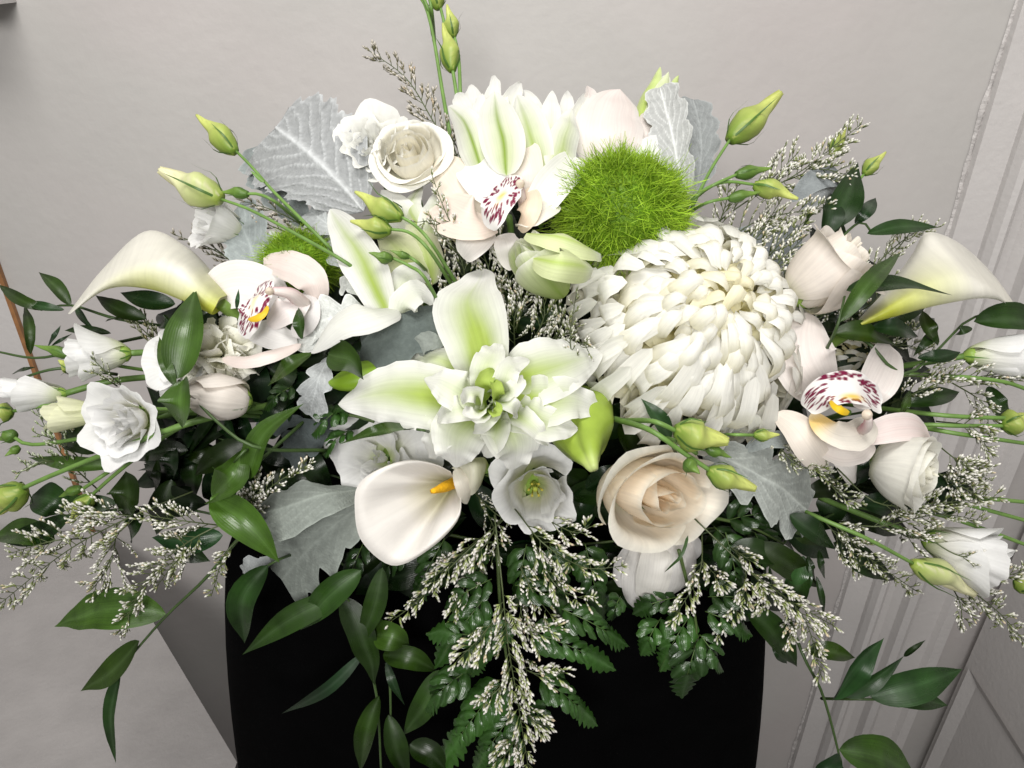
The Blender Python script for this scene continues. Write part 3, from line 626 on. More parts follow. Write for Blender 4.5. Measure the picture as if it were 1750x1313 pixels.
t = petals('blush orchid with yellow and crimson spotted lip next to the left calla', 'cymbidium_orchid', 'orchid', (470, 520, .0), [
    ('petal', [(480, 500, .02), (474, 455, .012), (467, 425, .012), (459, 396, .02)], 38, (-.2, 0, 1), ok(col=(.76, .78, .77))),
    ('petal', [(545, 525, .01), (535, 482, -.006), (502, 455, -.006), (450, 440, .004)], 58, (.1, .2, 1), ok(col=blush_col(.4, (.81, .72, .67)), cup=-.3)),
    ('petal', [(490, 515, .012), (440, 492, .004), (395, 490, .004), (350, 512, .012)], 84, (-.1, .1, 1), ok(col=blush_col(.2, (.83, .80, .78)))),
    ('petal', [(520, 500, .004), (528, 525, -.004), (522, 550, -.004), (500, 575, .004)], 40, (.3, .1, 1), ok(col=(.80, .77, .76), cup=-.2)),
    ('side_lobe', [(455, 555, -.006), (480, 530, -.018), (498, 520, -.016), (512, 500, -.004)], 56, (0, .2, 1), ok(col=blush_col(.3, (.84, .80, .78)), cup=-.3)),
    ('petal', [(428, 562, .006), (455, 570, -.004), (485, 578, -.002), (508, 578, .006)], 50, (0, .3, 1), ok(col=(.82, .81, .79), cup=.2)),
    ('petal', [(515, 588, .0), (465, 606, -.012), (420, 616, -.014), (380, 612, -.004)], 28, (0, .6, 1), ok(col=blush_col(.35, (.81, .72, .67)), cup=-.4)),
], group=OG, stem=[(480, 530, .02), (540, 600, .07), (600, 660, .1)])
lip(t, [(455, 478, -.012), (438, 510, -.028), (424, 540, -.030), (410, 572, -.018)], 55, (-.3, .1, 1), 120, 5, .3, cup=-.12, rim=.25)
build('callus', sheet([(456, 522, -.034), (448, 535, -.038), (438, 543, -.038), (424, 546, -.034)], 15, (-.3, .2, 1), (.4, .5), cup=-.4, col=(.80, .52, .03)), M_WAX, t)
column(t, [(520, 522, -.006), (496, 502, -.024), (466, 497, -.032)], [22, 19, 11], (460, 498, -.036, 7))

t = petals('blush orchid with wide crimson spotted lip right of the big white mum', 'cymbidium_orchid', 'orchid', (1450, 700, .0), [
    ('petal', [(1420, 680, .012), (1384, 625, .0), (1374, 580, .0), (1380, 530, .01)], 108, (-.1, .1, 1), ok(col=blush_col(.3), prof=(.4, .5), cup=-.12)),
    ('petal', [(1468, 700, .01), (1492, 662, -.002), (1508, 628, .0), (1524, 592, .01)], 72, (.1, .1, 1), ok(col=blush_col(.25), cup=.25)),
    ('petal', [(1462, 752, .002), (1505, 738, -.012), (1550, 730, -.010), (1590, 742, .004)], 52, (.1, .5, 1), ok(col=blush_col(.75, (.84, .76, .73)))),
    ('petal', [(1485, 748, .006), (1460, 768, -.006), (1425, 768, -.006), (1395, 752, .004)], 56, (0, .4, 1), ok(col=blush_col(.2, (.84, .79, .75)))),
    ('petal', [(1326, 706, .004), (1362, 732, -.010), (1388, 768, -.012), (1412, 804, .0)], 58, (-.2, .2, 1), ok(col=(.81, .74, .66), cup=-.25)),
    ('petal', [(1430, 765, .03), (1445, 790, .03), (1458, 808, .03), (1462, 825, .035)], 40, (.2, .2, 1), ok(col=(.80, .76, .72), cup=-.3)),
    ('side_lobe', [(1388, 704, -.010), (1420, 735, -.026), (1460, 745, -.026), (1494, 720, -.010)], 54, (0, .45, 1), ok(col=lambda t_, u_: mixc((.80, .76, .68), (.82, .58, .2), np.exp(-((t_ - .12) / .12) ** 2)), cup=-.1)),
], group=OG, stem=[(1450, 705, .02), (1400, 720, .07), (1340, 730, .1)])
lip(t, [(1380, 700, -.018), (1412, 670, -.032), (1462, 666, -.034), (1506, 694, -.022)], 58, (0, .35, 1), 105, 9, .55, cup=.30, rim=.48, yc=(.5, .5))
build('callus', sheet([(1420, 684, -.036), (1430, 694, -.044), (1440, 700, -.046), (1452, 704, -.042)], 16, (0, .3, 1), (.4, .3), cup=-.5, col=(.80, .54, .02)), M_WAX, t)
column(t, [(1470, 738, -.018), (1482, 728, -.034), (1484, 714, -.04)], [14, 15, 10], (1482, 709, -.045, 9))

petals('pale pink orchid seen from behind, above the green ball', 'cymbidium_orchid', 'orchid', (1060, 270, .03), [
    ('petal', [(1042, 300, .03), (1040, 240, .016), (1046, 195, .018), (1062, 152, .03)], 124, (-.05, 0, 1), ok(col=blush_col(.45, (.79, .74, .70)), prof=(.42, .5), cup=-.22)),
    ('petal', [(1085, 300, .03), (1115, 270, .02), (1148, 265, .022), (1178, 290, .03)], 78, (.1, .1, 1), ok(col=(.77, .77, .76), cup=-.2)),
    ('petal', [(1090, 240, .04), (1100, 222, .034), (1106, 208, .034), (1108, 195, .038)], 30, (.1, 0, 1), ok(col=(.79, .72, .68))),
], group=OG, stem=[(1065, 290, .032), (1050, 380, .08)])

# ------------------------------------------------------------------ calla lilies
def calla(label, rows, col, stem, spadix=None, nv=26, nu=32):
    t = thing('calla_lily', label, 'calla lily', P(*stem[0]), 'white calla lilies')
    build('spathe', patch(rows, nv, nu, col), M_WAX, t)
    if spadix: build('spadix', tube(pts(spadix[0]), [q / F * .45 for q in spadix[1]], 14, nv=14, col=(.80, .42, .015)), mat('spadix', .7, .2, 0, var=.2, vscale=400, bump=.001, bscale=900), t)
    stemto(t, stem, .0042, (.16, .26, .05)); return t
YG = (.54, .58, .07); CW = (.86, .84, .76)
calla('white calla arching left with yellow green throat, at left of the bouquet', [
    [(118, 536, .004), (185, 452, .026), (252, 402, .03), (322, 424, .028), (392, 500, .02)],
    [(116, 536, -.004), (176, 460, .0), (248, 397, .004), (314, 424, .004), (388, 505, .004)],
    [(118, 537, -.012), (180, 474, -.024), (250, 440, -.028), (312, 452, -.028), (376, 510, -.014)],
    [(121, 536, -.014), (178, 490, -.030), (250, 464, -.036), (310, 476, -.034), (370, 521, -.018)],
    [(126, 532, -.010), (185, 494, -.016), (252, 494, -.020), (312, 514, -.022), (362, 538, -.012)],
    [(124, 530, .002), (190, 484, .012), (255, 474, .012), (318, 494, .012), (380, 530, .010)]],
    lambda t_, u_: mixc(CW, YG, np.clip((t_ - .55) * 5, 0, 1) * np.clip(u_ * 1.6, .15, 1) + np.clip(u_ - .80, 0, 1) * 4), [(378, 520, .0), (430, 560, .03), (500, 620, .07)])
calla('white calla leaning right with yellow green tube, at right of the bouquet', [
    [(1468, 545, .012), (1520, 488, .03), (1562, 430, .03), (1584, 397, .018), (1640, 416, .03), (1700, 472, .03), (1747, 540, .014)],
    [(1468, 550, .0), (1528, 494, .0), (1570, 440, .0), (1600, 408, .002), (1655, 440, .0), (1706, 484, .0), (1746, 540, .006)],
    [(1471, 553, -.010), (1535, 516, -.026), (1588, 486, -.034), (1640, 470, -.036), (1680, 486, -.032), (1708, 504, -.02), (1742, 538, .0)],
    [(1474, 556, -.006), (1530, 541, -.016), (1590, 524, -.024), (1640, 514, -.026), (1680, 510, -.024), (1712, 516, -.012), (1740, 538, .002)],
    [(1474, 553, .010), (1530, 530, .012), (1590, 510, .014), (1640, 500, .014), (1680, 498, .014), (1712, 510, .014), (1740, 538, .010)]],
    lambda t_, u_: mixc(CW, YG, np.clip((.55 - u_) * 2.4, 0, 1) * np.clip(t_ * 2.6 - .5, 0, 1)), [(1480, 552, .002), (1430, 580, .03), (1380, 620, .07)])
rim = [(770, 806, .006), (742, 792, .004), (700, 786, .0), (652, 800, -.006), (614, 826, -.012), (606, 865, -.018), (618, 925, -.022), (672, 967, -.024), (735, 938, -.022), (782, 890, -.012), (788, 850, -.004), (780, 824, .0)]
tc_ = (778, 824, .040); rows = []
for s, k in ((0, 0), (.10, .1), (.35, .42), (.62, .72), (.86, .93), (1., 1.)):
    rows.append([(x + (tc_[0] - x) * k * .96, y + (tc_[1] - y) * k * .96, o + (tc_[2] - o) * (s ** 1.25) + (.004 if s == 0 else 0) + .0035 * math.sin(PI * s) * (1 if i_ % 2 else -1) * (2 < i_ < 9)) for i_, (x, y, o) in enumerate(rim)])
t = calla('white calla cup with orange spadix, facing front at the bottom of the bouquet', rows,
    lambda t_, u_: mixc((.85, .815, .765), (.50, .46, .16), np.clip(t_ - .40, 0, 1) * 1.8), [(826, 800, .05), (850, 815, .07), (870, 850, .11)],
    ([(788, 820, .03), (768, 829, .004), (748, 837, -.012), (738, 840, -.018)], [8, 10.5, 9.5, 4]), nv=30, nu=48)
build('tube', patch([[(772, 800, .012), (800, 786, .010), (826, 782, .02), (834, 792, .034)], [(786, 812, .006), (808, 796, -.002), (826, 794, .008), (832, 800, .03)], [(790, 832, .006), (810, 826, -.004), (824, 814, .006), (830, 806, .03)], [(792, 846, .010), (808, 846, .004), (820, 832, .010), (828, 812, .032)]], 14, 14, lambda t_, u_: mixc((.78, .76, .62), (.50, .56, .12), np.clip(u_ * 1.2 - .3, 0, 1))), M_WAX, t)
build('spathe_tip', sheet([(780, 800, .004), (790, 822, -.004), (796, 842, -.002), (799, 862, .008)], 30, (.3, .2, 1), (.4, .6), cup=-.3, col=(.79, .75, .65)), M_WAX, t)

# ------------------------------------------------------------------ roses
rose('large cream rose with peach heart, bottom right of the centre', (1068, 826, .045), (.50, -.16, .85), 92, 128, 12, (.93, .75, .52), (.93, .87, .75), .34, .3, 7, group='cream roses', curl=.30, stem=[(1068, 826, .06), (1050, 800, .1)], core=.40, sq=(1.14, .80))
rose('cream rose with folded outer petals, upper left beside the grey leaf', (710, 290, .028), (-.06, .26, .96), 60, 70, 15, (.90, .86, .72), (.90, .88, .80), .18, 1.3, 15, group='cream roses', curl=.40, stem=[(706, 300, .04), (730, 400, .08)], close=.42, core=.56)
rose('blush rose bud with pointed petal tips, upper right next to the calla', (1360, 512, .01), (.60, .62, .46), 74, 138, 10, (.85, .81, .70), (.83, .77, .71), .12, .4, 21, group='cream roses', curl=.55, stem=[(1360, 512, .01), (1320, 560, .06)], close=.5)
rose('small white rose with tight swirl below the right orchid', (1494, 785, .014), (.72, -.24, .64), 62, 96, 14, (.83, .80, .62), (.84, .83, .77), .22, .2, 34, group='white roses', curl=.18, stem=[(1490, 782, .012), (1440, 770, .02), (1360, 758, .04), (1270, 745, .06)])
rose('round closed blush rosebud lying at the left under the white carnation', (424, 686, .008), (-.86, .10, .50), 60, 106, 8, (.81, .74, .66), (.82, .77, .71), -.1, .8, 41, group='cream roses', curl=.0, stem=[(424, 690, .02), (470, 700, .06)], close=.8)

# ------------------------------------------------------------------ lisianthus
lisi('white ruffled lisianthus wide open at the left, above the long green stems', (244, 716, .0), (-.14, -.06, .98), 66, 74, 11, (.84, .82, .70), seed=3, hollow=.12, openk=.30, ruf=.07, centre=False, stem=[(248, 716, .03), (340, 700, .05), (440, 690, .08)], span=1.35, curl=.35)
lisi('white lisianthus seen from the side with green base, under the left calla', (219, 604, .01), (-.95, -.12, .3), 48, 92, 7, seed=4, hollow=.3, openk=.30, curl=.1, ruf=.05, stem=[(219, 604, .01), (280, 602, .03), (380, 610, .07)])
lisi('white lisianthus seen from the side at the far left edge', (110, 673, .012), (-.96, .06, .25), 34, 88, 6, seed=5, hollow=.35, openk=.18, curl=.08, ruf=.04, stem=[(110, 673, .012), (200, 650, .03), (330, 640, .07)])
lisi('half closed pale yellow green lisianthus bud beside the open white one at left', (182, 706, .0), (-.96, -.06, .3), 33, 90, 7, (.66, .70, .36), (.76, .77, .55), seed=6, hollow=.3, openk=.08, curl=.0, ruf=.03, centre=False, stem=[(182, 706, .0), (260, 705, .03), (380, 705, .07)])
lisi('white open lisianthus half hidden behind the front calla cup', (658, 784, .062), (-.06, .12, .95), 84, 58, 12, seed=7, hollow=.16, openk=.5, ruf=.06, centre=False, stem=[(660, 782, .064), (700, 760, .09)])
lisi('white cupped lisianthus with hollow heart and yellow stamens below the lily', (912, 826, .055), (.02, -.06, .97), 70, 106, 7, (.74, .72, .50), (.88, .88, .87), seed=18, hollow=.46, openk=.10, ruf=.05, curl=.55, stem=[(912, 822, .06), (910, 780, .1)], green=.9, span=1.4)
DP = dict(prof=(.45, .38), cup=-.25, ruf=.04, rf=1.6, nv=18, nu=11)
t = petals('drooping white lisianthus hanging below the large cream rose', 'lisianthus', 'flower', (1120, 905, 0.014), [
    ('petal', [(1128, 900, 0.034), (1095, 944, 0.022), (1075, 974, 0.022), (1056, 1004, 0.026)], 60, (-.4, .2, 1), dict(DP, col=(.84, .82, .80))),
    ('petal', [(1120, 900, 0.034), (1100, 959, 0.014), (1090, 1004, 0.014), (1086, 1041, 0.022)], 62, (-.3, .1, 1), dict(DP, col=(.86, .84, .81))),
    ('petal', [(1128, 900, 0.026), (1122, 959, 0.002), (1115, 999, 0.002), (1104, 1032, 0.012)], 58, (-.1, .1, 1), dict(DP, col=(.86, .84, .79))),
    ('petal', [(1135, 900, 0.026), (1146, 959, 0.004), (1145, 999, 0.004), (1126, 1032, 0.016)], 66, (.25, .1, 1), dict(DP, col=(.85, .83, .80))),
    ('petal', [(1145, 898, 0.030), (1170, 944, 0.014), (1172, 979, 0.016), (1150, 1016, 0.024)], 58, (.5, .2, 1), dict(DP, col=(.84, .81, .79))),
    ('petal', [(1150, 895, 0.034), (1175, 915, 0.026), (1188, 939, 0.026), (1180, 964, 0.030)], 42, (.4, .4, 1), dict(DP, col=(.84, .82, .80))),
], group='white ruffled lisianthus', stem=[(1128, 900, 0.034), (1110, 860, 0.074)])
build('sepal', sheet([(1176, 915, -0.002), (1165, 949, -0.010), (1145, 969, -0.008), (1135, 979, -0.002)], 6, (0, 0, 1), (.3, .9), nv=9, nu=3, col=(.03, .07, .015)), M_STEM, t)
lisi('white lisianthus in side view under the right calla at the edge', (1652, 608, .012), (.97, -.04, .26), 46, 100, 7, seed=10, hollow=.35, openk=.14, curl=.08, ruf=.03, stem=[(1652, 608, .012), (1580, 620, .03), (1450, 640, .08)])
lisi('white lisianthus at the lower right behind a long yellow green bud', (1582, 920, .02), (.82, -.28, .5), 62, 116, 9, (.79, .77, .66), seed=11, hollow=.2, openk=.22, ruf=.05, centre=False, stem=[(1582, 920, .02), (1500, 890, .04), (1400, 850, .08)])
lisi('white lisianthus at upper left behind the pale blue leaf', (415, 398, .03), (-.72, .25, .62), 50, 74, 8, seed=12, hollow=.3, openk=.35, ruf=.05, stem=[(415, 398, .03), (480, 440, .06), (560, 500, .1)])
lisi('white frilled lisianthus behind the cream rose, upper left', (646, 272, .03), (-.14, .20, .96), 66, 62, 15, (.88, .86, .70), (.88, .88, .84), seed=13, hollow=.12, openk=.24, ruf=.08, curl=.3, centre=False, stem=[(650, 290, .05), (680, 380, .09)])
lisi('white smooth petalled lisianthus tucked behind the large green leaf, left', (322, 618, .022), (-.4, .15, .9), 62, 50, 6, (.8, .8, .76), seed=14, hollow=.3, openk=.6, ruf=.02, centre=False, stem=[(322, 618, .04), (420, 650, .08)])

# white carnation: many crimped petals
base = (378, 612, .016); c = P(*base); Fm = frame((-.25, .25, .93)); R_ = px(68, base); rr = random.Random(44)
t = thing('carnation', 'white crimped carnation under the left orchid', 'carnation', c)
for i in range(90):
    f = (i + .5) / 90; al = 1.75 * f ** .55; az = i * 2.4 + rr.uniform(-.2, .2)
    dv = np.array([math.sin(al) * math.cos(az), math.sin(al) * math.sin(az), math.cos(al)]); tg = nz(np.cross(dv, rr_n := np.array([rr.gauss(0, 1), rr.gauss(0, 1), rr.gauss(0, 1)])))
    k = rr.uniform(.88, 1.1)
    build('petal', sheet(place(np.array([dv * R_ * .3, dv * R_ * .7, dv * R_ * k + tg * R_ * .1]), c, Fm), R_ * rr.uniform(.42, .62), tuple(Fm @ tg), (.5, .22), cup=.3, ruf=.10, rf=3, nv=10, nu=13, seed=i, col=lambda t_, u_: mixc((.80, .79, .58), (.87, .86, .80), t_), base=.3), M_PET, t)
calyx(t, c - Fm[:, 2] * R_ * .6, Fm, R_ * .35, R_ * .3)

# ------------------------------------------------------------------ chrysanthemums with incurved petals
def mum(label, base, Rpx, axis, n, seed, amax=1.82, group='incurved white mums', lenk=1.):
    rr = random.Random(seed); c = P(*base); R_ = px(Rpx, base); A = frame(axis)
    t = thing('chrysanthemum', label, 'chrysanthemum', c, group); ga = 2.39996
    for i in range(n):
        f = (i + .5) / n; al = amax * f ** .58; az = i * ga + rr.uniform(-.2, .2); al = max(.04, al + rr.uniform(-.09, .09))
        def dr(a, s_=0.): 
            q = az + s_ / max(.35, math.sin(al)); return np.array([math.sin(a) * math.cos(q), math.sin(a) * math.sin(q), math.cos(a)])
        k = min(1, max(0, (al - 1.0) / .5))                   # 0 inner incurved, 1 outer reflexed
        s = .40 + .60 * min(1, f * 2.4); ri = R_ * rr.uniform(.90, 1.10); sw = rr.uniform(-.26, .26); cl = rr.uniform(.55, 1.55)
        inc = [dr(al + .05) * ri * .42, dr(al + .26 * s) * ri * .80, dr(al + .22 * s, sw * .3) * ri * 1.02, dr(max(.02, al - .10 * s * cl), sw * .7) * ri * 1.12, dr(max(.01, al - .36 * s * cl), sw) * ri * (1.02 - .06 * cl)]
        out = [dr(al - .20) * ri * .45, dr(al - .02) * ri * .82, dr(al + .08, sw * .3) * ri * 1.08, dr(al - .04, sw * .7) * ri * 1.30, dr(al - .36 * cl, sw) * ri * (1.34 - .10 * cl)]
        p = np.array([np.asarray(a_) * (1 - k) + np.asarray(b_) * k for a_, b_ in zip(inc, out)])
        nm = dr(al); pp = A @ nm; yl = f > .12 and (pp[0] + .28) ** 2 + (pp[1] - .12) ** 2 < .035 and rr.random() < .6
        def cf(tt, uu, yl=yl, f=f):
            C = mixc((.90, .82, .36), (.93, .925, .88), np.clip(tt * 1.35 - .10 + .12 * f, 0, 1)); C = C * (1 - .05 * (np.cos(uu * 9) > .3))[..., None]
            C = mixc(C, (.90, .80, .30), np.clip(.07 - f, 0, 1) * 5 + 0 * tt); return mixc(C, (.84, .72, .12), .85 * np.clip(1.35 - tt, 0, 1)) if yl else C
        wd = R_ * (.105 + .115 * s) * rr.uniform(.85, 1.15)
        build('petal', sheet(place(p, c, A), wd, tuple(A @ nm), (.52, .34), cup=-.62 * (1 - k) * rr.uniform(.7, 1.2) + .4 * k, ruf=.035, rf=1.5, nv=12, nu=7, col=cf, seed=i + seed, twist=rr.uniform(-.45, .45), base=.4), M_MUM, t)
    build('heart', tube(np.array([c - A[:, 2] * R_ * .5, c, c + A[:, 2] * R_ * .5, c + A[:, 2] * R_ * .6]), [R_ * .3, R_ * .55, R_ * .4, R_ * .1], 16, nv=10, col=(.70, .68, .36)), M_MUM, t)
    return t
mum('huge white incurved chrysanthemum filling the right of the centre', (1178, 565, .035), 150, (.26, .34, .9), 300, 5)
mum('small white chrysanthemum peeping out behind the right orchid', (1465, 622, .06), 46, (.3, .2, .9), 60, 8)

# ------------------------------------------------------------------ green thread balls
def ball(label, base, Rpx, n, seed, squash=.92):
    rr = np.random.default_rng(seed); c = P(*base); R_ = px(Rpx, base)
    t = thing('dianthus_ball', label, 'green dianthus', c, 'fuzzy green dianthus balls')
    d = nz(rr.normal(size=(n, 3))); d = d[d[:, 2] > -.45]; n = len(d)
    cl = nz(rr.normal(size=(260, 3))); near = cl[np.argmax(d @ cl.T, 1)]             # tufts: threads lean towards their tuft
    r0 = R_ * .76; L_ = R_ * rr.uniform(.12, .27, n)[:, None]
    ci = np.argmax(d @ cl.T, 1); L_ = L_ * rr.uniform(.65, 1.25, 260)[ci][:, None]; tone = rr.uniform(.78, 1.15, 260)[ci]
    g = nz(d + .0 * near); jit = rr.normal(size=(n, 3)) * .45
    p0 = c + d * r0 * (1, squash, 1); dirn = nz(d + jit + .5 * (near - d)); bend = rr.normal(size=(n, 3)) * .36
    K = 4; Vs = []
    side = nz(np.cross(dirn, rr.normal(size=(n, 3)))); wd = R_ * .0085
    for k in range(K):
        s = k / (K - 1); p = p0 + (dirn * s + bend * s * s) * L_ * (1, squash, 1)
        w_ = wd * (1 - s * .75); Vs += [p - side * w_, p + side * w_]
    V = np.stack(Vs, 1).reshape(-1, 3); f = []
    for i in range(n):
        b = i * K * 2
        for k in range(K - 1): f.append((b + 2 * k, b + 2 * k + 1, b + 2 * k + 3, b + 2 * k + 2))
    s = np.tile(np.repeat(np.linspace(0, 1, K), 2), n)
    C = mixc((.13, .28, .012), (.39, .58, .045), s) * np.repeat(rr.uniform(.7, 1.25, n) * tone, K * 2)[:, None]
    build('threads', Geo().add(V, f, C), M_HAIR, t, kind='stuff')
    th = np.linspace(0, PI, 14); prof_ = np.stack([np.sin(th) + 1e-4, np.cos(th)], 1) * r0 * 1.04; V = []
    for r, z in prof_:
        for i in range(20): a = 2 * PI * i / 20; V.append((r * math.cos(a), z * squash, r * math.sin(a)))
    build('core', Geo().add(np.array(V) + c, gf(14, 20, True), (.15, .29, .012)), M_HAIR, t)
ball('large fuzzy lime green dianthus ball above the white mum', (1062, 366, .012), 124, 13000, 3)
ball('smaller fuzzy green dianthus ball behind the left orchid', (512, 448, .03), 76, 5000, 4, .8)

# ------------------------------------------------------------------ silver felted leaves
GREY = (.36, .38, .38); GREYB = (.27, .30, .297); GREYD = (.10, .12, .112); GREYP = (.55, .57, .545); GREYM = (.215, .238, .215)
def dusty(label, leaves, group='silver felted leaves'):
    t = thing('dusty_miller', label, 'silver leaf', P(*leaves[0][0][0]), group)
    for i, (sp, wd, nr, c, lob, kw) in enumerate(leaves):
        k = dict(prof=(.5, .32), cup=.12, ruf=.02, rf=3, nv=96, nu=37, vein=.012, base=.04); k.update(kw)
        build('leaf', sheet(sp, wd, nr, col=c, lobes=lob, seed=i + len(label), **k), M_DUST, t)
    return t
LB = (4.5, .30, .10)
dusty('large silver leaf with white veins at upper left, beside the cream rose', [([(616, 368, .02), (572, 312, .012), (527, 268, .014), (470, 224, .03)], 214, (-.1, .1, 1), (.30, .31, .312), (5.2, .17, .13), dict(cup=-.12, vein=.034, ruf=.015, prof=(.42, .24)))])
dusty('pale blue grey leaf behind the large silver one, upper left', [([(525, 390, .05), (485, 330, .045), (460, 290, .046), (440, 250, .055)], 90, (-.1, .1, 1), GREYB, LB, {})])
dusty('blue grey leaf in front of the small green ball, left', [([(458, 480, .025), (432, 440, .018), (418, 405, .018), (400, 362, .028)], 98, (-.1, .1, 1), GREYB, (4, .2, .12), {})])
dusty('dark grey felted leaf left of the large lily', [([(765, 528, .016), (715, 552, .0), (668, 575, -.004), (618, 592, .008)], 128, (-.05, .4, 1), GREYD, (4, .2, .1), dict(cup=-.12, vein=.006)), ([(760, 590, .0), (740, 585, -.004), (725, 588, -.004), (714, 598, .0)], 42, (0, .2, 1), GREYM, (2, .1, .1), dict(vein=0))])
dusty('frilly silver leaf standing right of the green ball', [([(1180, 345, .03), (1160, 285, .018), (1146, 220, .018), (1128, 152, .03)], 80, (-.45, .0, 1), (.40, .41, .40), LB, dict(cup=.2, vein=.02, ruf=.03))])
dusty('grey leaf behind the frilly silver one, top right', [([(1188, 340, .045), (1200, 280, .04), (1198, 225, .04), (1183, 168, .05)], 80, (.2, .0, 1), (.25, .265, .265), LB, dict(ruf=.02))])
dusty('large grey leaf folded over beside the front calla, bottom left', [([(618, 835, .030), (555, 842, .002), (480, 868, -.002), (414, 890, .016)], 104, (-.1, .7, 1), GREYM, (2.5, .16, .05), dict(cup=-.3, vein=.012)), ([(628, 860, .024), (575, 900, .012), (530, 940, .010), (488, 990, .022)], 158, (-.05, .1, 1), GREYM, (3.6, .42, .06), dict(cup=-.06, vein=.010, prof=(.45, .25)))])
dusty('broad silver leaf with toothed edge right of the cream rose', [([(1195, 775, .03), (1260, 800, .014), (1320, 830, .012), (1382, 868, .022)], 150, (.05, .25, 1), (.285, .305, .285), (4.2, .38, .08), dict(cup=-.08, vein=.016, prof=(.5, .24)))])
dusty('small grey leaf hanging under the pale lily petal', [([(566, 610, .02), (548, 645, .008), (540, 675, .008), (532, 712, .018)], 62, (-.1, .1, 1), (.40, .42, .42), (3.5, .4, .08), {})])
dusty('pale silver lobed leaf under the long white petal, left of centre', [([(650, 548, .016), (605, 540, .0), (565, 545, .0), (520, 560, .014)], 92, (-.1, .3, 1), GREYP, (3.5, .42, .06), dict(vein=.01)), ([(640, 520, .016), (620, 495, .004), (600, 485, .004), (582, 492, .012)], 40, (0, .2, 1), GREYP, (2.5, .3, .06), dict(vein=.01)), ([(570, 560, .016), (550, 572, .006), (530, 578, .006), (502, 574, .014)], 60, (0, .4, 1), GREYP, (2.5, .3, .06), dict(vein=.01))])
dusty('smooth grey leaf behind the flower spray at upper right', [([(1352, 345, .03), (1380, 318, .02), (1405, 305, .02), (1436, 300, .03)], 44, (.1, .3, 1), (.225, .245, .25), (1, 0, .02), dict(vein=.004)), ([(1370, 360, .035), (1395, 342, .03), (1415, 332, .03), (1432, 318, .036)], 30, (.1, .3, 1), (.42, .44, .44), (2, .2, .05), dict(vein=.004))])
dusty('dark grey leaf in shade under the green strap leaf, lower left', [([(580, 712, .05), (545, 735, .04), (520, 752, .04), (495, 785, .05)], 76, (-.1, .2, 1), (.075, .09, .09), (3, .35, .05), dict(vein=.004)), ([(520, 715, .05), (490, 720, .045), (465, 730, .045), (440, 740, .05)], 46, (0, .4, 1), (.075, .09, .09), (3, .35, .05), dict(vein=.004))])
dusty('small silver lobed leaf below the large veined one, left', [([(630, 470, .03), (595, 440, .022), (570, 420, .022), (545, 408, .03)], 66, (-.1, .1, 1), (.36, .38, .38), (3.5, .4, .06), {}), ([(600, 400, .03), (570, 385, .02), (548, 375, .02), (528, 362, .03)], 60, (-.1, .2, 1), (.38, .40, .40), (3.5, .4, .06), {})])
dusty('grey leaf behind the white mum and pale flower spray, right', [([(1240, 400, .06), (1290, 420, .055), (1330, 430, .055), (1370, 420, .06)], 110, (.1, .2, 1), (.26, .28, .29), LB, dict(vein=.006))])
dusty('narrow grey leaf between the bud stem and the orchid, right', [([(1270, 770, .02), (1300, 758, .012), (1335, 752, .012), (1365, 756, .02)], 36, (.1, .5, 1), (.24, .265, .26), (2.5, .3, .05), dict(vein=.006))])
dusty('little silver lobes showing under the olive leaf, lower left', [([(470, 955, .03), (445, 965, .025), (425, 968, .025), (415, 975, .03)], 34, (0, .2, 1), GREY, (2, .4, .08), dict(vein=.004))])

# ------------------------------------------------------------------ lisianthus bud sprigs
def budmesh(t, b, tp, wd, o, kind=0, seed=0):
    rr = random.Random(seed * 31 + 5); b3, t3 = P(b[0], b[1], o), P(tp[0], tp[1], o - .006 + rr.uniform(-.004, .008))
    ax = t3 - b3; sd = nz(np.cross(ax, (0, 0, 1.))); md = b3 + ax * .5 + sd * np.linalg.norm(ax) * rr.uniform(-.06, .06)
    r = wd / 2 / F * (D(*b) + o)
    cb, ct = [((.15, .25, .03), (.55, .60, .17)), ((.30, .40, .07), (.78, .76, .48)), ((.07, .14, .025), (.16, .27, .05))][kind]
    p = np.array([b3, b3 + ax * .18, md, b3 + ax * .78, b3 + ax * .93, t3])
    rad = [r * .35, r * .82, r, r * .52, r * .3, r * .12] if kind != 2 else [r * .5, r * .9, r, r * .5, r * .3, r * .05]
    B = build('bud', tube(p, rad, 20, nv=22, col=lambda tt, uu: mixc(mixc(cb, ct, tt * 1.25), tuple(x * .72 for x in ct), (np.sin((uu * 3 + tt * 1.1) * 2 * PI) > .93) * .7), lobes=3, lobe_amp=.07, spin=2.2), M_BUD, t)
    if kind == 1 or (kind == 0 and wd > 45):                                      # petal edge peeling at the tip
        for s in (-1, 1):
            build('petal_tip', sheet(np.array([b3 + ax * .50 + sd * r * .55 * s, b3 + ax * .78 + sd * r * .40 * s, t3 + sd * r * .20 * s + ax * .015]), r * .75, tuple(sd * s + (0, 0, .6)), (.45, .45), cup=-.5, ruf=.03, nv=8, nu=5, col=ct), M_PET, B)
    Fm = frame(ax, rr.random() * 6)
    for k in range(4):
        a = 2 * PI * k / 4 + .5; d = Fm @ np.array([math.cos(a), math.sin(a), 0]); L_ = np.linalg.norm(ax) * (.5 + .25 * rr.random()); an = nz(ax)
        out = r * (1.9 if rr.random() < .3 else 1.12)
        build('sepal', sheet(np.array([b3 + d * r * .3, b3 + an * L_ * .35 + d * r * 1.1, b3 + an * L_ * .7 + d * r * 1.08, b3 + an * L_ + d * out]), r * (.16 if wd > 38 else .24), tuple(d), (.3, .9), cup=-.2, nv=9, nu=3, col=(.06, .13, .02), base=.5), M_STEM, B)
SPN = [0]
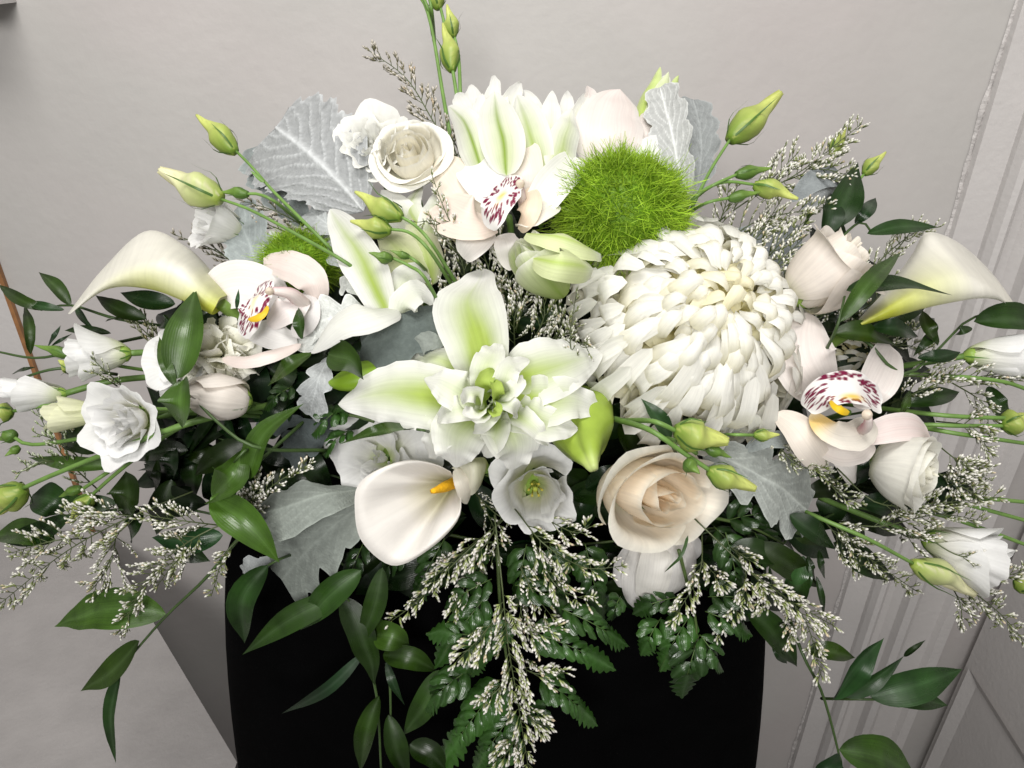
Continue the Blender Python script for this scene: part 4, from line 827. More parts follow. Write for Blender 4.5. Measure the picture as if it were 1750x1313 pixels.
def sprig(label, o, stems, buds, r=3.4, group='lisianthus bud sprigs', col=STEMG, bracts=()):
    t = thing('lisianthus_sprig', label, 'bud sprig', P(*q3(stems[0][0], o)), group)
    for s in stems:
        s = [s[0] if len(s[0]) > 2 else (*s[0][:2], o + .055)] + list(s[1:])
        rr_ = [r / F * .47 * k for k in np.linspace(1.15, .8, len(s))]
        build('stem', tube(pts([q3(p, o) for p in s]), rr_, 8, nv=22, col=lambda tt, uu: mixc(col, tuple(x * 1.25 for x in col), tt)), M_STEM, t)
    for b in buds:
        SPN[0] += 1; budmesh(t, b[0], b[1], b[2], o if len(b) < 5 else b[4], b[3] if len(b) > 3 else 0, SPN[0])
    for b in bracts:
        build('bract', sheet([q3(b[0], o - .002), q3(b[1], o - .006)], b[2], (0, .3, 1), (.3, .9), cup=.3, nv=8, nu=5, col=(.10, .20, .03)), M_STEM, t)
sprig('tall thin bud stems rising out of the top of the bouquet', .05, [[(795, 400), (790, 300), (785, 200), (772, 110), (757, 30), (742, -25)], [(785, 400), (776, 280), (755, 150), (738, 50), (722, 0), (700, -22)], [(740, 60), (733, 20), (716, -20)], [(742, 70), (738, 20), (730, -20)], [(788, 260), (787, 180), (784, 100), (776, 60)]],
      [((750, 16), (736, -34), 30), ((775, 64), (764, 8), 28), ((773, 122), (757, 40), 36)], r=4.2)
sprig('bud stem leaning left with the topmost pale green bud on the left side', .0, [[(600, 465), (560, 420), (470, 330), (430, 285), (403, 258)]], [((402, 260), (336, 197), 42)], bracts=[((452, 312), (428, 292), 8)])
sprig('bud stem leaning left with an ivory opening bud above the left calla', -.012, [[(650, 500), (600, 455), (520, 408), (430, 360), (376, 340)], [(520, 385), (470, 345), (440, 332), (422, 332)]], [((378, 341), (272, 290), 60, 1), ((424, 332), (376, 328), 20, 2)])
sprig('pair of pointed green buds with two small ones above the dark grey leaf', -.02, [[(792, 505), (740, 420), (710, 386), (684, 370)], [(780, 500), (735, 430), (700, 398), (666, 392)], [(770, 560), (728, 478), (700, 455), (668, 440)], [(735, 470), (715, 450), (698, 438)]],
      [((686, 373), (607, 328), 44), ((668, 395), (599, 378), 38), ((670, 443), (630, 432), 22, 2), ((700, 440), (666, 428), 14, 2)])
sprig('single bud stem leaning right with a large pale green bud above the mum', -.002, [[(1160, 410), (1185, 350), (1215, 290), (1248, 238)]], [((1247, 240), (1335, 158), 54)])
sprig('curving bud stems with three slim green buds right of the green ball', -.008, [[(1150, 400), (1185, 340), (1235, 312), (1292, 316)], [(1170, 355), (1210, 322), (1262, 297)], [(1160, 375), (1205, 348), (1250, 338)]], [((1288, 316), (1364, 340), 36), ((1258, 299), (1320, 287), 24, 2), ((1245, 340), (1300, 328), 20, 2)])
sprig('two small bud stems at the upper right in front of the wall', .03, [[(1390, 440), (1440, 345), (1478, 296)], [(1370, 400), (1405, 310), (1423, 262)]], [((1476, 298), (1514, 260), 27), ((1422, 264), (1446, 218), 26)])
sprig('bud stem crossing the front of the cream rose with pale buds', -.04, [[(1050, 716), (1110, 735), (1165, 772), (1216, 806)], [(1062, 720), (1115, 720), (1158, 738)], [(1130, 748), (1165, 758), (1190, 775)]], [((1210, 804), (1292, 836), 46), ((1153, 735), (1245, 755), 62), ((1172, 788), (1196, 810), 28, 2), ((1208, 768), (1250, 782), 20, 2)], r=4.6)
sprig('little green bud on a thin stem below the mum', -.006, [[(1210, 744), (1250, 743), (1290, 744)]], [((1288, 744), (1332, 743), 24)])
sprig('long stem ending in a drooping yellow green bud at the lower right', -.015, [[(1330, 852, .07), (1388, 880, .012), (1480, 920), (1562, 964)]], [((1560, 962), (1668, 1016), 48, 1)], r=4.2)
sprig('bundle of green stems running off the right edge with one round bud', .0, [[(1440, 750, .08), (1560, 728, .02), (1640, 728), (1720, 728)], [(1440, 645, .08), (1540, 640, .025), (1700, 650), (1780, 676)], [(1450, 730, .08), (1560, 730, .03), (1640, 742), (1780, 762)], [(1490, 835, .09), (1580, 848, .04), (1650, 862, .01), (1790, 900)], [(1480, 850, .09), (1560, 870, .04), (1640, 890, .01), (1790, 945)], [(1440, 690, .08), (1540, 702, .03), (1640, 712), (1790, 716)], [(1500, 840, .09), (1600, 850, .04), (1680, 852), (1790, 862)]], [((1712, 728), (1764, 712), 46), ((1738, 1010), (1765, 985), 34)], r=4.4)
sprig('long pale stem ending in a yellow green bud at the far left edge', -.012, [[(470, 690), (330, 722), (200, 768), (90, 812), (36, 836)]], [((40, 834), (-20, 880), 54)], r=5)
sprig('bundle of green stems at the left with small green buds near the edge', .0, [[(470, 700), (370, 690), (280, 700), (120, 690), (15, 704)], [(460, 705), (380, 705), (300, 735), (210, 800), (155, 848)], [(450, 712), (390, 710), (320, 722), (240, 752)], [(300, 735), (200, 740), (60, 760), (20, 745)], [(240, 770), (180, 810), (138, 838)]],
      [((22, 702), (-18, 712), 34), ((26, 742), (-4, 752), 24, 2), ((34, 764), (8, 780), 16, 2), ((158, 846), (118, 892), 32), ((138, 834), (100, 850), 18, 2)], r=4.)
sprig('short stem with green bracts beside the side view lisianthus, left', .02, [[(300, 640), (200, 625), (120, 606)]], [((122, 608), (58, 590), 20, 2), ((126, 632), (100, 616), 24, 0)])

# ------------------------------------------------------------------ sprays of tiny white florets
def floret_geo(base, d, L_, r, cg, cw, out):
    z = nz(d); x = nz(np.cross(z, (.3, .9, .2))); y = np.cross(z, x)
    vs, cs = [base], [cg]
    for k, (s, q) in enumerate(((.42, .8), (.80, 1.))):
        for i in range(4):
            a = i * PI / 2 + k * .6; vs.append(base + z * L_ * s + (x * math.cos(a) + y * math.sin(a)) * r * q); cs.append(cg if k == 0 else cw)
    vs.append(base + z * L_); cs.append(cw)
    out.append((vs, cs))
FT = [(0, 1 + (i + 1) % 4, 1 + i) for i in range(4)] + [(1 + i, 1 + (i + 1) % 4, 5 + (i + 1) % 4, 5 + i) for i in range(4)] + [(5 + i, 5 + (i + 1) % 4, 9) for i in range(4)]
LIMN = [0]
def lim(label, o, paths, bl=45, dens=1., cw=(.80, .78, .72), cg=(.20, .24, .08), fl=11, start=.15, stemc=(.07, .09, .035), side=.9, droop=0, group='sprays of tiny white florets'):
    LIMN[0] += 1; rr = random.Random(LIMN[0] * 17 + 3)
    t = thing('limonium_spray', label, 'floret spray', P(*q3(paths[0][0], o)), group); g = Geo(); fo = []
    for pa in paths:
        pa = [(*pa[0][:2], o + .03)] + list(pa[1:])
        c0 = pts([q3(p, o) for p in pa]); c = cr(c0, 40); dep = float(-c[:, 2].mean()); k = 1 / F * dep
        g.add(*tube(c0, np.linspace(1.5, .6, len(c0)) * k, 5, nv=18, col=stemc))
        ln = np.linalg.norm(np.diff(c, axis=0), axis=1).sum(); nb = max(4, int(ln / (13.5 * k) * dens))
        for i in range(nb + 1):
            s = start + (1 - start) * i / nb; j = min(38, int(s * 39)); T = nz(c[j + 1] - c[j]); b = c[j]
            phi = rr.uniform(0, 6.28); X = nz(np.cross(T, (0, 0, 1.))); Y = np.cross(T, X)
            sd = X * (1 if i % 2 else -1) * (.5 + .5 * rr.random()) + Y * rr.uniform(-.7, .9)
            L_ = bl * k * (1.05 - .75 * s) * rr.uniform(.6, 1.25) if i < nb else 10 * k
            d0 = nz(T * (1.0 - .1 * s) + sd * side * (1 if i < nb else .1)); d1 = nz(d0 + T * .5 + np.array([0, -droop + .12, 0]))
            q = np.array([b, b + d0 * L_ * .5, b + d0 * L_ * .5 + d1 * L_ * .55])
            g.add(*tube(q, [.8 * k, .6 * k, .4 * k], 4, nv=5, col=stemc, caps=False))
            qq = cr(q, 14); nf = max(3, int(L_ / (4.0 * k))); sv = nz(np.array([rr.uniform(-.9, .9), .55 - 1.1 * droop + rr.uniform(-.3, .3), rr.uniform(.2, .9)]))
            for m in range(nf):
                s2 = .22 + .78 * (m + .5) / nf; a = min(12, int(s2 * 13)); T2 = nz(qq[a + 1] - qq[a])
                for e_ in (1, -1):
                    if e_ < 0 and rr.random() > .55: continue
                    dd = nz(T2 * 1.0 + sv * (.8 if e_ > 0 else .15) + np.array([rr.uniform(-.3, .3), rr.uniform(-.3, .3), rr.uniform(-.3, .3)]))
                    sz = fl * 1.18 * k * rr.uniform(.5, 1.32); w_ = np.array(cw) * rr.uniform(.78, 1.08) * ((.84, .72, .56) if rr.random() < .06 else (1, 1, 1))
                    floret_geo(qq[a], dd, sz, sz * .13, np.array(cg) * rr.uniform(.7, 1.2), w_, fo)
    build('branches', g, M_STEM, t)
    V = np.array([v for v, _ in fo]).reshape(-1, 3); C = np.array([c for _, c in fo]).reshape(-1, 3); f = []
    for i in range(len(fo)): b = i * 10; f += [tuple(b + x for x in q) for q in FT]
    build('florets', Geo().add(V, f, C), M_FLOR, t, kind='stuff')
BR = dict(cw=(.60, .56, .50), cg=(.17, .16, .09))
lim('brownish white floret spike standing alone at top left of the tall stems', .05, [[(800, 300), (745, 215), (695, 135), (630, 86)]], 58, 1.1, start=.25, **BR)
lim('floret tufts at the foot of the tall bud stems', .045, [[(800, 330), (780, 265), (764, 212)], [(800, 300), (775, 240), (752, 225)]], 40, 1.1, **BR)
lim('thin floret twigs in front of the cream rose and the top orchid', -.01, [[(805, 440), (765, 370), (738, 300)], [(790, 420), (748, 380), (712, 380)], [(790, 440), (750, 400), (735, 372)]], 34, .9, fl=10)
lim('dense floret spray above the tip of the large lily, centre', .024, [[(850, 560), (838, 470), (812, 400), (806, 370)], [(870, 560), (868, 470), (850, 400)], [(880, 570), (900, 500), (895, 430)], [(800, 520), (790, 450), (770, 410)]], 66, 1.3)
lim('dense floret spray between the half open bud and the lily', .012, [[(900, 600), (930, 540), (920, 480)], [(890, 610), (950, 580), (985, 560)], [(880, 600), (880, 540), (900, 500)], [(920, 600), (960, 560), (950, 520)], [(870, 590), (850, 540), (830, 500)]], 56, 1.3)
lim('floret twig crossing below the half open bud towards the mum', -.008, [[(1000, 660), (975, 590), (985, 500)], [(985, 610), (995, 585), (1005, 600)]], 30, 1.)
lim('floret sprays over the dark grey leaf behind the bud stems', .02, [[(770, 560), (740, 500), (700, 470)], [(780, 540), (765, 470), (740, 420)], [(760, 600), (735, 560), (725, 530)]], 44, 1.2)
lim('long arching floret spray at upper right in front of the wall', .02, [[(1200, 400), (1275, 345), (1370, 292), (1472, 212)], [(1290, 335), (1340, 285), (1360, 265)], [(1340, 310), (1400, 290), (1450, 300)]], 62, 1.25, start=.3)
lim('floret spray between the green ball and the blush rose bud', .015, [[(1220, 440), (1290, 380), (1420, 352)], [(1230, 450), (1290, 410), (1330, 350)], [(1290, 470), (1330, 420), (1385, 370)], [(1220, 410), (1240, 350), (1245, 320)]], 58, 1.3, start=.2)
lim('floret spray against the left flank of the blush rose bud', .01, [[(1290, 490), (1325, 455), (1370, 410)], [(1320, 500), (1340, 470), (1355, 440)], [(1260, 430), (1280, 450), (1310, 480)]], 42, 1.3)
lim('floret spray behind the right calla tip', .03, [[(1450, 520), (1500, 450), (1560, 400), (1605, 388)], [(1480, 480), (1530, 430), (1570, 378)], [(1460, 540), (1500, 510), (1530, 470)]], 40, 1.1, fl=9)
lim('floret spray in shade under the blush rose bud', .035, [[(1480, 560), (1430, 530), (1400, 545)], [(1500, 600), (1540, 590), (1590, 600)], [(1460, 610), (1520, 575), (1560, 560)]], 36, 1.1, fl=9)
lim('floret twigs above the left calla', .035, [[(440, 480), (370, 430), (300, 402)], [(400, 450), (350, 410), (335, 390)], [(420, 480), (350, 470), (310, 440)]], 36, 1., fl=9, **BR)
lim('floret twigs between the two left bud stems', .02, [[(540, 400), (480, 365), (420, 345)], [(520, 410), (460, 385), (440, 380)]], 34, 1., fl=9, **BR)
lim('brownish florets under the left calla beside the broad leaf', .03, [[(300, 640), (255, 575), (215, 540)], [(290, 600), (260, 560), (245, 540)]], 30, 1.2, fl=9, cw=(.42, .42, .30), cg=(.14, .16, .06))
lim('small floret twig lying over the side view lisianthus, left', -.012, [[(220, 668), (175, 630), (138, 590)], [(200, 660), (170, 640), (150, 636)]], 24, 1.2, fl=7, cw=(.66, .68, .55))
lim('floret spray under the far left lisianthus', .0, [[(170, 840), (100, 770), (58, 690)], [(140, 760), (100, 720), (70, 710)], [(130, 790), (70, 790), (30, 808)], [(150, 800), (110, 760), (60, 740)]], 34, 1.1, fl=9, cw=(.55, .58, .45), cg=(.17, .24, .07))
lim('long floret spray reaching down to the left edge', -.005, [[(330, 840), (220, 885), (110, 945), (-10, 1040)], [(240, 880), (180, 880), (110, 880)], [(150, 920), (90, 925), (20, 945)], [(200, 895), (190, 960), (160, 1005)]], 70, 1.25, start=.2)
lim('floret spray hanging over the long leaf at lower left', -.012, [[(430, 880), (340, 915), (255, 985), (205, 1085)], [(390, 900), (310, 890), (245, 880)], [(340, 915), (300, 960), (270, 1000)]], 62, 1.3, start=.25)
lim('single drooping floret twig beside the long leaf stem, lower left', -.004, [[(450, 900), (390, 940), (362, 1015)]], 24, 1.1, start=.4)
lim('floret spray left of the folded grey leaf', -.004, [[(400, 900), (460, 835), (530, 792)], [(410, 880), (440, 830), (432, 790)], [(390, 890), (420, 860), (440, 870)]], 40, 1.3, fl=12)
PD = dict(cw=(.80, .77, .72), cg=(.30, .36, .12), fl=13)
lim('long white floret trail hanging down the middle over the ferns', -.02, [[(845, 880), (858, 1000), (868, 1100), (885, 1200), (905, 1325)], [(860, 1040), (820, 1090), (780, 1130)], [(866, 1060), (910, 1080), (955, 1075)], [(870, 1120), (910, 1150), (965, 1150)], [(875, 1140), (850, 1180), (820, 1200)], [(880, 1200), (910, 1230), (935, 1240)], [(890, 1240), (870, 1280), (850, 1300)]], 60, 1.15, start=.28, droop=.6, **PD)
lim('white floret sprays hanging below the front calla cup', .0, [[(870, 880), (790, 950), (710, 1030), (668, 1062)], [(820, 920), (760, 970), (730, 1000)], [(840, 930), (790, 1010), (770, 1060)], [(860, 880), (830, 930), (800, 960)]], 44, 1.0, start=.2, droop=.5, **PD)
lim('white floret sprays hanging right of the middle under the open lisianthus', -.004, [[(880, 870), (930, 930), (1000, 970), (1062, 968)], [(900, 900), (950, 1000), (1020, 1030)], [(880, 950), (910, 1010), (940, 1050)], [(920, 880), (980, 910), (1010, 900)], [(900, 1000), (890, 1040), (900, 1080)]], 48, 1.05, start=.2, droop=.4, **PD)
lim('fine floret twigs in the dark gap beside the front calla', .03, [[(800, 830), (850, 880), (900, 900)], [(820, 850), (850, 920), (840, 960)]], 40, 1., fl=9, droop=.3)
lim('long floret trail hanging at right over the edge of the black cloth', -.012, [[(1180, 880), (1280, 975), (1370, 1050), (1405, 1160)], [(1290, 985), (1310, 1010), (1300, 1040)], [(1340, 1020), (1390, 1050), (1425, 1070)], [(1365, 1045), (1355, 1080), (1350, 1095)]], 50, 1.3, start=.35, droop=.5, **PD)
lim('short white floret tufts below the drooping lisianthus', -.008, [[(1200, 910), (1195, 980), (1150, 1060)], [(1255, 930), (1275, 1000), (1228, 1085)], [(1200, 960), (1230, 990), (1238, 1000)], [(1240, 930), (1270, 950), (1285, 960)]], 40, 1.3, start=.3, droop=.5, **PD)
lim('floret sprays right of the small white rose', -.004, [[(1430, 800), (1500, 860), (1600, 860), (1710, 850)], [(1590, 750), (1640, 790), (1690, 820)], [(1600, 720), (1660, 730), (1690, 770)], [(1600, 850), (1650, 810), (1690, 800)], [(1570, 790), (1640, 830), (1680, 850)]], 56, 1.3, start=.3, fl=12)
lim('floret twigs along the green stems at the right edge', .008, [[(1500, 650), (1600, 640), (1740, 650)], [(1620, 650), (1680, 690), (1690, 740)], [(1520, 690), (1570, 670), (1630, 640)], [(1640, 650), (1700, 640), (1760, 630)]], 46, 1.2, start=.2)
lim('floret twig under the silver leaf at right', -.002, [[(1320, 740), (1350, 785), (1400, 810)], [(1340, 760), (1380, 790), (1440, 830)], [(1400, 800), (1430, 840), (1470, 860)]], 34, 1.2, cw=(.60, .60, .52))
lim('floret sprays along the long stem at the lower right', .0, [[(1350, 860), (1430, 900), (1480, 950), (1565, 1010)], [(1430, 890), (1500, 900), (1600, 880), (1680, 890)], [(1400, 880), (1450, 940), (1480, 980)], [(1520, 900), (1560, 920), (1600, 900)]], 54, 1.3, start=.25)
lim('floret trail reaching the lower right edge below the white lisianthus', -.012, [[(1590, 960), (1660, 1010), (1710, 1050), (1750, 1095)], [(1600, 960), (1690, 985), (1760, 975)], [(1620, 990), (1640, 1030), (1645, 1070)]], 48, 1.3, start=.2)
lim('floret twig lying over the white lisianthus at the lower right', -.02, [[(1560, 900), (1640, 950), (1720, 945)], [(1640, 950), (1680, 960), (1700, 955)]], 26, 1.1, start=.45)

# ------------------------------------------------------------------ broad leaved sprigs, one leaf at a time
ruscus('sprig with a broad upright leaf crossing the open lisianthus, left', -.02, [[(560, 770), (440, 765), (370, 720), (305, 650)], [(440, 765), (420, 770), (400, 790)]], [((302, 648), (336, 494), 60, 0, 2.0, -.03), ((312, 650), (312, 732), 62, 4, 2.4, -.035), ((300, 660), (272, 575), 20, -4, 2.0, -.03)])
ruscus('sprig with a curling strap leaf and olive leaf beside the folded grey leaf', -.01, [[(520, 720), (430, 800), (362, 855)]], [((420, 820), (520, 690), 44, -22, 2.2), ((362, 852), (418, 766), 62, 8, 2.2), ((360, 850), (478, 962), 56, -10, 2.8, -.02)])
ruscus('drooping sprig with one long pointed leaf at lower left in front of the grey shelf', .0, [[(450, 870), (400, 930), (350, 990), (282, 1055), (208, 1140)]], [((284, 1050), (93, 1070), 62, 20, 2.4), ((238, 1096), (138, 1182), 42, -8, 1.1), ((208, 1140), (198, 1305), 26, 14, 1.2)])
ruscus('leaf curling down over the left corner of the black cloth', .0, [[(520, 940), (480, 955), (455, 968)]], [((458, 966), (418, 1100), 44, 24, 1.2)])
ruscus('sprig of long glossy leaves over the black cloth, lower left', .0, [[(660, 960), (645, 1050), (630, 1110), (645, 1200), (652, 1330)], [(645, 1060), (600, 1030), (585, 1015)], [(650, 1050), (665, 1150), (668, 1230)]],
       [((618, 974), (514, 1076), 47, 6, 1.37), ((590, 1015), (414, 1120), 40, 10, 1.15), ((585, 1020), (642, 1172), 45, -8, 0.72), ((654, 970), (607, 1112), 35, -8, 0.94), ((622, 1116), (480, 1221), 21, -12, 0.72), ((640, 1085), (700, 1100), 45, -4, 1.73), ((655, 1120), (748, 1148), 35, -8, 1.01), ((750, 1145), (688, 1257), 40, -8, 1.15), ((648, 1190), (616, 1320), 33, 6, 1.01), ((664, 1222), (702, 1340), 36, 6, 0.86), ((700, 1272), (765, 1318), 36, -6, 0.58), ((660, 1130), (692, 1206), 15, 4, 0.79)])
ruscus('sprig of narrow pointed leaves at upper left against the wall', .02, [[(300, 560), (200, 545), (121, 522), (70, 530)], [(250, 575), (130, 600), (60, 612), (-10, 600)], [(200, 640), (100, 630), (0, 660)]],
       [((82, 530), (-4, 486), 19, -6, 1.1), ((122, 522), (66, 465), 22, 4, 1.1), ((52, 606), (42, 520), 16, 4, .9), ((130, 525), (170, 572), 11, 4, .8), ((250, 545), (163, 505), 27, -6, .8), ((300, 520), (205, 500), 31, -4, .9), ((300, 540), (270, 560), 23, 0, .7), ((110, 530), (40, 515), 16, -2, 1.2), ((82, 592), (104, 556), 11, 0, .7), ((86, 594), (124, 570), 8, 0, .7), ((190, 570), (110, 565), 14, 3, .8), ((60, 628), (20, 640), 9, 2, .7), ((110, 632), (120, 642), 8, 0, .6), ((212, 545), (180, 550), 8, 2, .7)])
ruscus('dark leaves fanning out at the left edge below the stems', .012, [[(330, 860), (220, 870), (120, 880), (60, 900)]], [((208, 796), (48, 782), 26, -6, 2.2), ((120, 880), (-4, 926), 34, -10, .8), ((114, 872), (56, 846), 52, 4, .9), ((215, 885), (215, 806), 62, 4, .8), ((95, 925), (-15, 918), 44, 10, 1.8), ((382, 914), (260, 918), 42, -8, 1.6), ((175, 768), (105, 742), 48, 4, .6), ((200, 860), (90, 850), 30, -6, 1.2), ((300, 920), (360, 960), 40, 6, .8), ((240, 870), (225, 930), 30, 4, .8)])
ruscus('sprig of dark leaves standing between the rose bud and the wall, right', .02, [[(1400, 500), (1430, 420), (1470, 380), (1490, 398)]], [((1412, 392), (1466, 277), 50, 10, .9), ((1460, 382), (1497, 338), 22, 3, .8), ((1482, 400), (1602, 388), 28, -6, 1.1), ((1410, 400), (1420, 330), 40, 3, .7)])
ruscus('leaf pair crossing in front of the right calla', -.03, [[(1400, 620), (1430, 560), (1445, 500)]], [((1446, 497), (1628, 505), 42, -12, 1.0, -.05), ((1436, 550), (1541, 430), 30, -6, 1.7, -.065)])
ruscus('sprig of leaves below the right calla and above the orchid', .0, [[(1400, 570), (1470, 575), (1540, 640), (1600, 600), (1650, 550), (1690, 535)]], [((1424, 570), (1536, 594), 46, -10, 1.2), ((1490, 560), (1570, 576), 34, -6, 1.0), ((1603, 590), (1576, 530), 26, -4, .7), ((1664, 550), (1800, 562), 50, -8, 1.1), ((1660, 560), (1630, 575), 14, 2, .8), ((1568, 612), (1642, 602), 26, 4, .8), ((1536, 714), (1556, 666), 18, 0, 1.2), ((1600, 570), (1560, 610), 18, 2, .8), ((1740, 580), (1770, 610), 26, 0, .7)])
ruscus('hanging sprig with upturned leaves at the lower right', .0, [[(1340, 1030), (1372, 1119), (1407, 1190), (1436, 1300), (1440, 1340)], [(1404, 1194), (1460, 1195), (1524, 1196)]], [((1424, 1196), (1511, 1090), 50, -6, 1.3), ((1446, 1192), (1546, 1120), 28, 4, .9), ((1545, 1122), (1582, 1094), 9, 0, .7), ((1488, 1190), (1644, 1144), 52, 4, 1.5), ((1514, 1194), (1620, 1206), 30, -4, 1.3), ((1434, 1282), (1566, 1325), 62, -10, 1.5), ((1376, 1112), (1462, 1125), 30, -4, 1.2), ((1440, 1310), (1390, 1320), 40, 0, .8)])
ruscus('dark leaves spilling over the right corner of the black cloth', .01, [[(1250, 900), (1330, 950), (1370, 1020)]], [((1374, 950), (1338, 1042), 42, -6, 1.5), ((1270, 1036), (1362, 1140), 46, -8, 1.1), ((1250, 935), (1340, 960), 40, -4, .7), ((1395, 985), (1408, 1058), 12, -2, .8), ((1375, 960), (1360, 1050), 34, 6, .8), ((1424, 928), (1532, 992), 46, 4, .5), ((1290, 930), (1400, 1005), 44, -4, .6), ((1350, 880), (1430, 940), 40, 0, .7), ((1230, 1000), (1290, 1060), 40, 4, .8), ((1320, 1100), (1345, 1135), 14, 2, .8), ((1380, 950), (1395, 1000), 16, 2, .7), ((1400, 940), (1410, 990), 14, 2, .8)])
ruscus('thin curved leaf lying across the white flower under the lily', -.035, [[(740, 740), (725, 736), (712, 734)]], [((722, 734, .01), (580, 760), 28, 10, 2.0, -.04)])
ruscus('leaf bent over the small lily bud, left of the lily', -.012, [[(590, 600), (575, 600), (562, 604)]], [((562, 606), (622, 650), 50, -14, 1.0), ((532, 604), (458, 660), 28, 6, 1.4), ((516, 580), (509, 524), 22, 0, 1.3), ((404, 528), (408, 494), 7, 0, 1.4)])
ruscus('pointed leaf hanging under the petals of the mum', .0, [[(1160, 780), (1150, 765), (1145, 750)]], [((1146, 752), (1096, 681), 34, 4, 1.5)])
ruscus('round and long leaves under the small white rose, right', .02, [[(1430, 860), (1540, 880), (1600, 870)]], [((1470, 860), (1560, 870), 46, 4, .8), ((1580, 870), (1650, 840), 40, 3, .8), ((1600, 850), (1680, 800), 26, -4, .7), ((1640, 830), (1560, 830), 50, 0, .6), ((1540, 690), (1640, 670), 34, 3, .9), ((1690, 660), (1730, 720), 32, 6, .8), ((1610, 810), (1690, 860), 24, 4, .6)])

# leaves packed deep between the flowers
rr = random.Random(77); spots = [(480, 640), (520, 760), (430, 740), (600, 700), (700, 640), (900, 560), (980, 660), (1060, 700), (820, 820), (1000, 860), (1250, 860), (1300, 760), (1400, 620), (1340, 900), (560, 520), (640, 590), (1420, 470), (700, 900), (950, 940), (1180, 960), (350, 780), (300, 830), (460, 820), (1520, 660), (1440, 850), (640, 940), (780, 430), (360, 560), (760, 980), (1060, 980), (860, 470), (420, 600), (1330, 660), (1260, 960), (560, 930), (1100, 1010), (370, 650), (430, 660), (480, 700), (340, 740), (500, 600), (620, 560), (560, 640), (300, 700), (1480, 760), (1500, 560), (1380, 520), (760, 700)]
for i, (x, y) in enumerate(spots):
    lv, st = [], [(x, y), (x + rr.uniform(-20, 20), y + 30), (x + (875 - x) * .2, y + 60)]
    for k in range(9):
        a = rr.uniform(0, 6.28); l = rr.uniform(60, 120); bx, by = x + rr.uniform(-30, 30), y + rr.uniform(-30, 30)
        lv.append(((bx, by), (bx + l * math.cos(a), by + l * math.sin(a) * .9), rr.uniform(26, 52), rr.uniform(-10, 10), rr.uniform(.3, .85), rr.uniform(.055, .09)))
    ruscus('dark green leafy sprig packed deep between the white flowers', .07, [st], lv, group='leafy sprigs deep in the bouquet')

# ------------------------------------------------------------------ fern fronds with toothed pinnae
def fern(label, o, rachis, pinnae, tone=1.):
    t = thing('fern_frond', label, 'fern', P(*q3(rachis[0], o)), 'leather fern fronds')
    build('rachis', tube(pts([q3(p, o) for p in rachis]), np.linspace(.0014, .0007, len(rachis)), 6, nv=16, col=(.07, .11, .03)), M_STEM, t)
    for i, pn in enumerate(pinnae):
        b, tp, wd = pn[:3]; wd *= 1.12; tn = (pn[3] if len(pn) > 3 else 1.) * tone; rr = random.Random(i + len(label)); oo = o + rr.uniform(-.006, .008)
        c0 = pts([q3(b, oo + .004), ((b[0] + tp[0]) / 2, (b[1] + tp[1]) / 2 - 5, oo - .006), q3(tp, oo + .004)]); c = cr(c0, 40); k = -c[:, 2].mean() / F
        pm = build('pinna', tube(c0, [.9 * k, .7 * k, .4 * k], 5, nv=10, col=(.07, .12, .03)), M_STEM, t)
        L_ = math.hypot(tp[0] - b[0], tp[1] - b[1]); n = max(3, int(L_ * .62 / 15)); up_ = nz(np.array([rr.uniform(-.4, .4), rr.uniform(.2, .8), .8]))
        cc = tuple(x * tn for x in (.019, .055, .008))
        for j in range(n):
            s = .03 + .60 * j / n; a = min(38, int(s * 39)); T = nz(c[a + 1] - c[a]); B = nz(np.cross(T, up_)); l = wd * .66 * k * (1 - s) ** .75
            for sd in (-1, 1):
                d = nz(T * (.75 + .5 * s) + B * sd * .8); e = c[a] + T * ((rr.uniform(-2, 2) + (4 if sd > 0 else 0)) * k)
                p = np.array([e, e + d * l * .5 + up_ * l * .08, e + nz(d + T * .25) * l - up_ * l * .12])
                build('leaflet', sheet(p, l * .50, tuple(up_ + B * sd * rr.uniform(-.45, .45)), (.5, .55), cup=-.35, ruf=.03, rf=2.5, nv=13, nu=5, col=leaf_col(cc), seed=j, base=.06, lobes=(3.2, .16, 0)), M_FERN, pm)
        build('leaflet', sheet(c[22:] + up_ * .0006, wd * .66 * k, tuple(up_), (.30, .95), cup=-.3, nv=36, nu=7, col=leaf_col(cc), base=.3, lobes=(5.3, .38, 0), seed=i), M_FERN, pm)
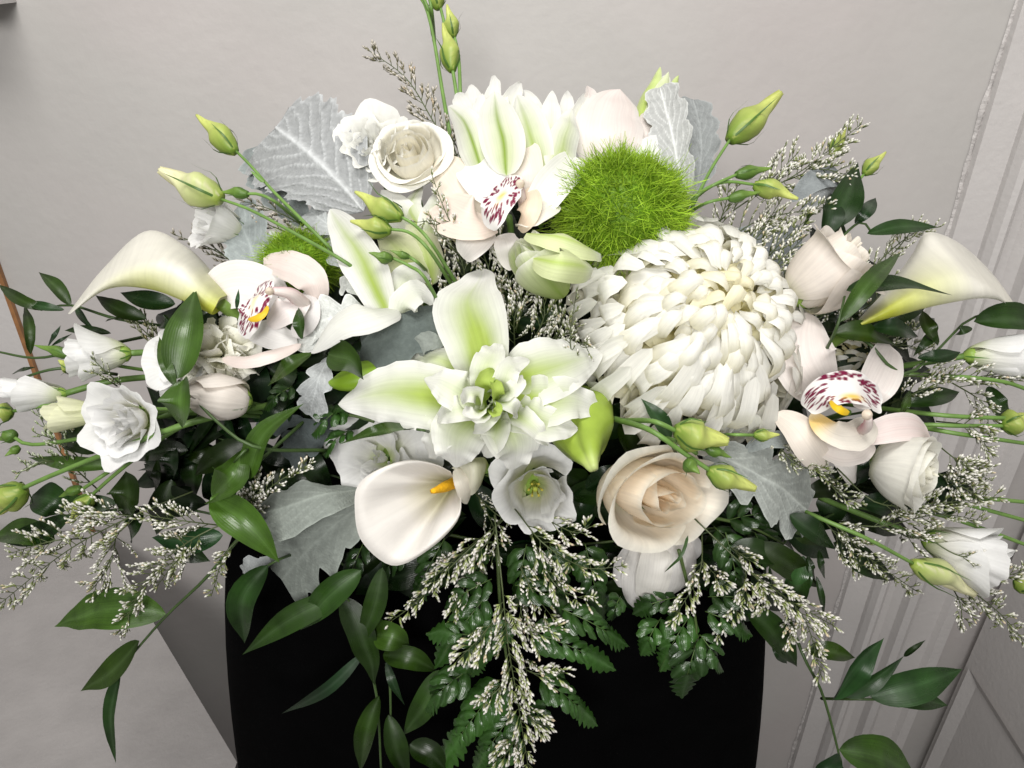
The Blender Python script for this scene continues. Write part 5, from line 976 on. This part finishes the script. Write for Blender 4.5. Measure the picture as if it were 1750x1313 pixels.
fern('large glossy fern frond hanging over the black cloth in the middle', -.004, [(850, 940, .04), (856, 1050, .03), (870, 1160, .02), (885, 1330, .01)], [((905, 1078), (1052, 1145), 62, 1.3), ((958, 1040), (1076, 1106), 66, .9), ((920, 1155), (1022, 1241), 62, 1.2), ((862, 1160), (745, 1318), 76, 1.3), ((880, 1215), (808, 1325), 66, 1.2), ((890, 1255), (838, 1335), 52, 1.2), ((800, 1145), (722, 1214), 66, .8), ((845, 1095), (728, 1082), 66, .9), ((830, 1020), (742, 1142), 62, 1.), ((905, 1205), (938, 1252), 44, .8), ((860, 1060), (770, 1190), 60, 1.), ((840, 990), (760, 1040), 56, .7), ((880, 1000), (985, 1040), 56, .7), ((870, 1060), (800, 1160), 50, 1.)])
fern('fern frond hanging over the black cloth below the drooping lisianthus', .0, [(1160, 940), (1175, 1000), (1190, 1070), (1185, 1110)], [((1130, 1055), (1096, 1122), 54, 1.2), ((1180, 1050), (1126, 1148), 62, 1.4), ((1195, 1085), (1165, 1194), 76, .6), ((1196, 1085), (1236, 1148), 52, .9), ((1205, 1045), (1286, 1088), 54, 1.), ((1160, 1020), (1080, 1050), 56, .6), ((1210, 1020), (1290, 1030), 56, .6), ((1060, 1020), (1045, 1062), 40, .8)])
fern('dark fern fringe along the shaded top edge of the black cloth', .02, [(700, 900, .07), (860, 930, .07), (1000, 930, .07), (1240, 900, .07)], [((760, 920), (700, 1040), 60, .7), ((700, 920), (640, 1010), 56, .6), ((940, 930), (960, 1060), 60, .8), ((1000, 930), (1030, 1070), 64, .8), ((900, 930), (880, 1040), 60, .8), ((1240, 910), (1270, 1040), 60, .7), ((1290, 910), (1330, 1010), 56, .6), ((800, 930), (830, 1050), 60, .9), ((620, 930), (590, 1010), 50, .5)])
fern('small fern tips between the lily and the dark grey leaf, left', .022, [(640, 720), (600, 710), (570, 715)], [((586, 696), (532, 744), 56, 1.), ((596, 735), (550, 778), 46, 1.2), ((640, 690), (560, 700), 46, .8), ((500, 660), (450, 700), 40, .6)])
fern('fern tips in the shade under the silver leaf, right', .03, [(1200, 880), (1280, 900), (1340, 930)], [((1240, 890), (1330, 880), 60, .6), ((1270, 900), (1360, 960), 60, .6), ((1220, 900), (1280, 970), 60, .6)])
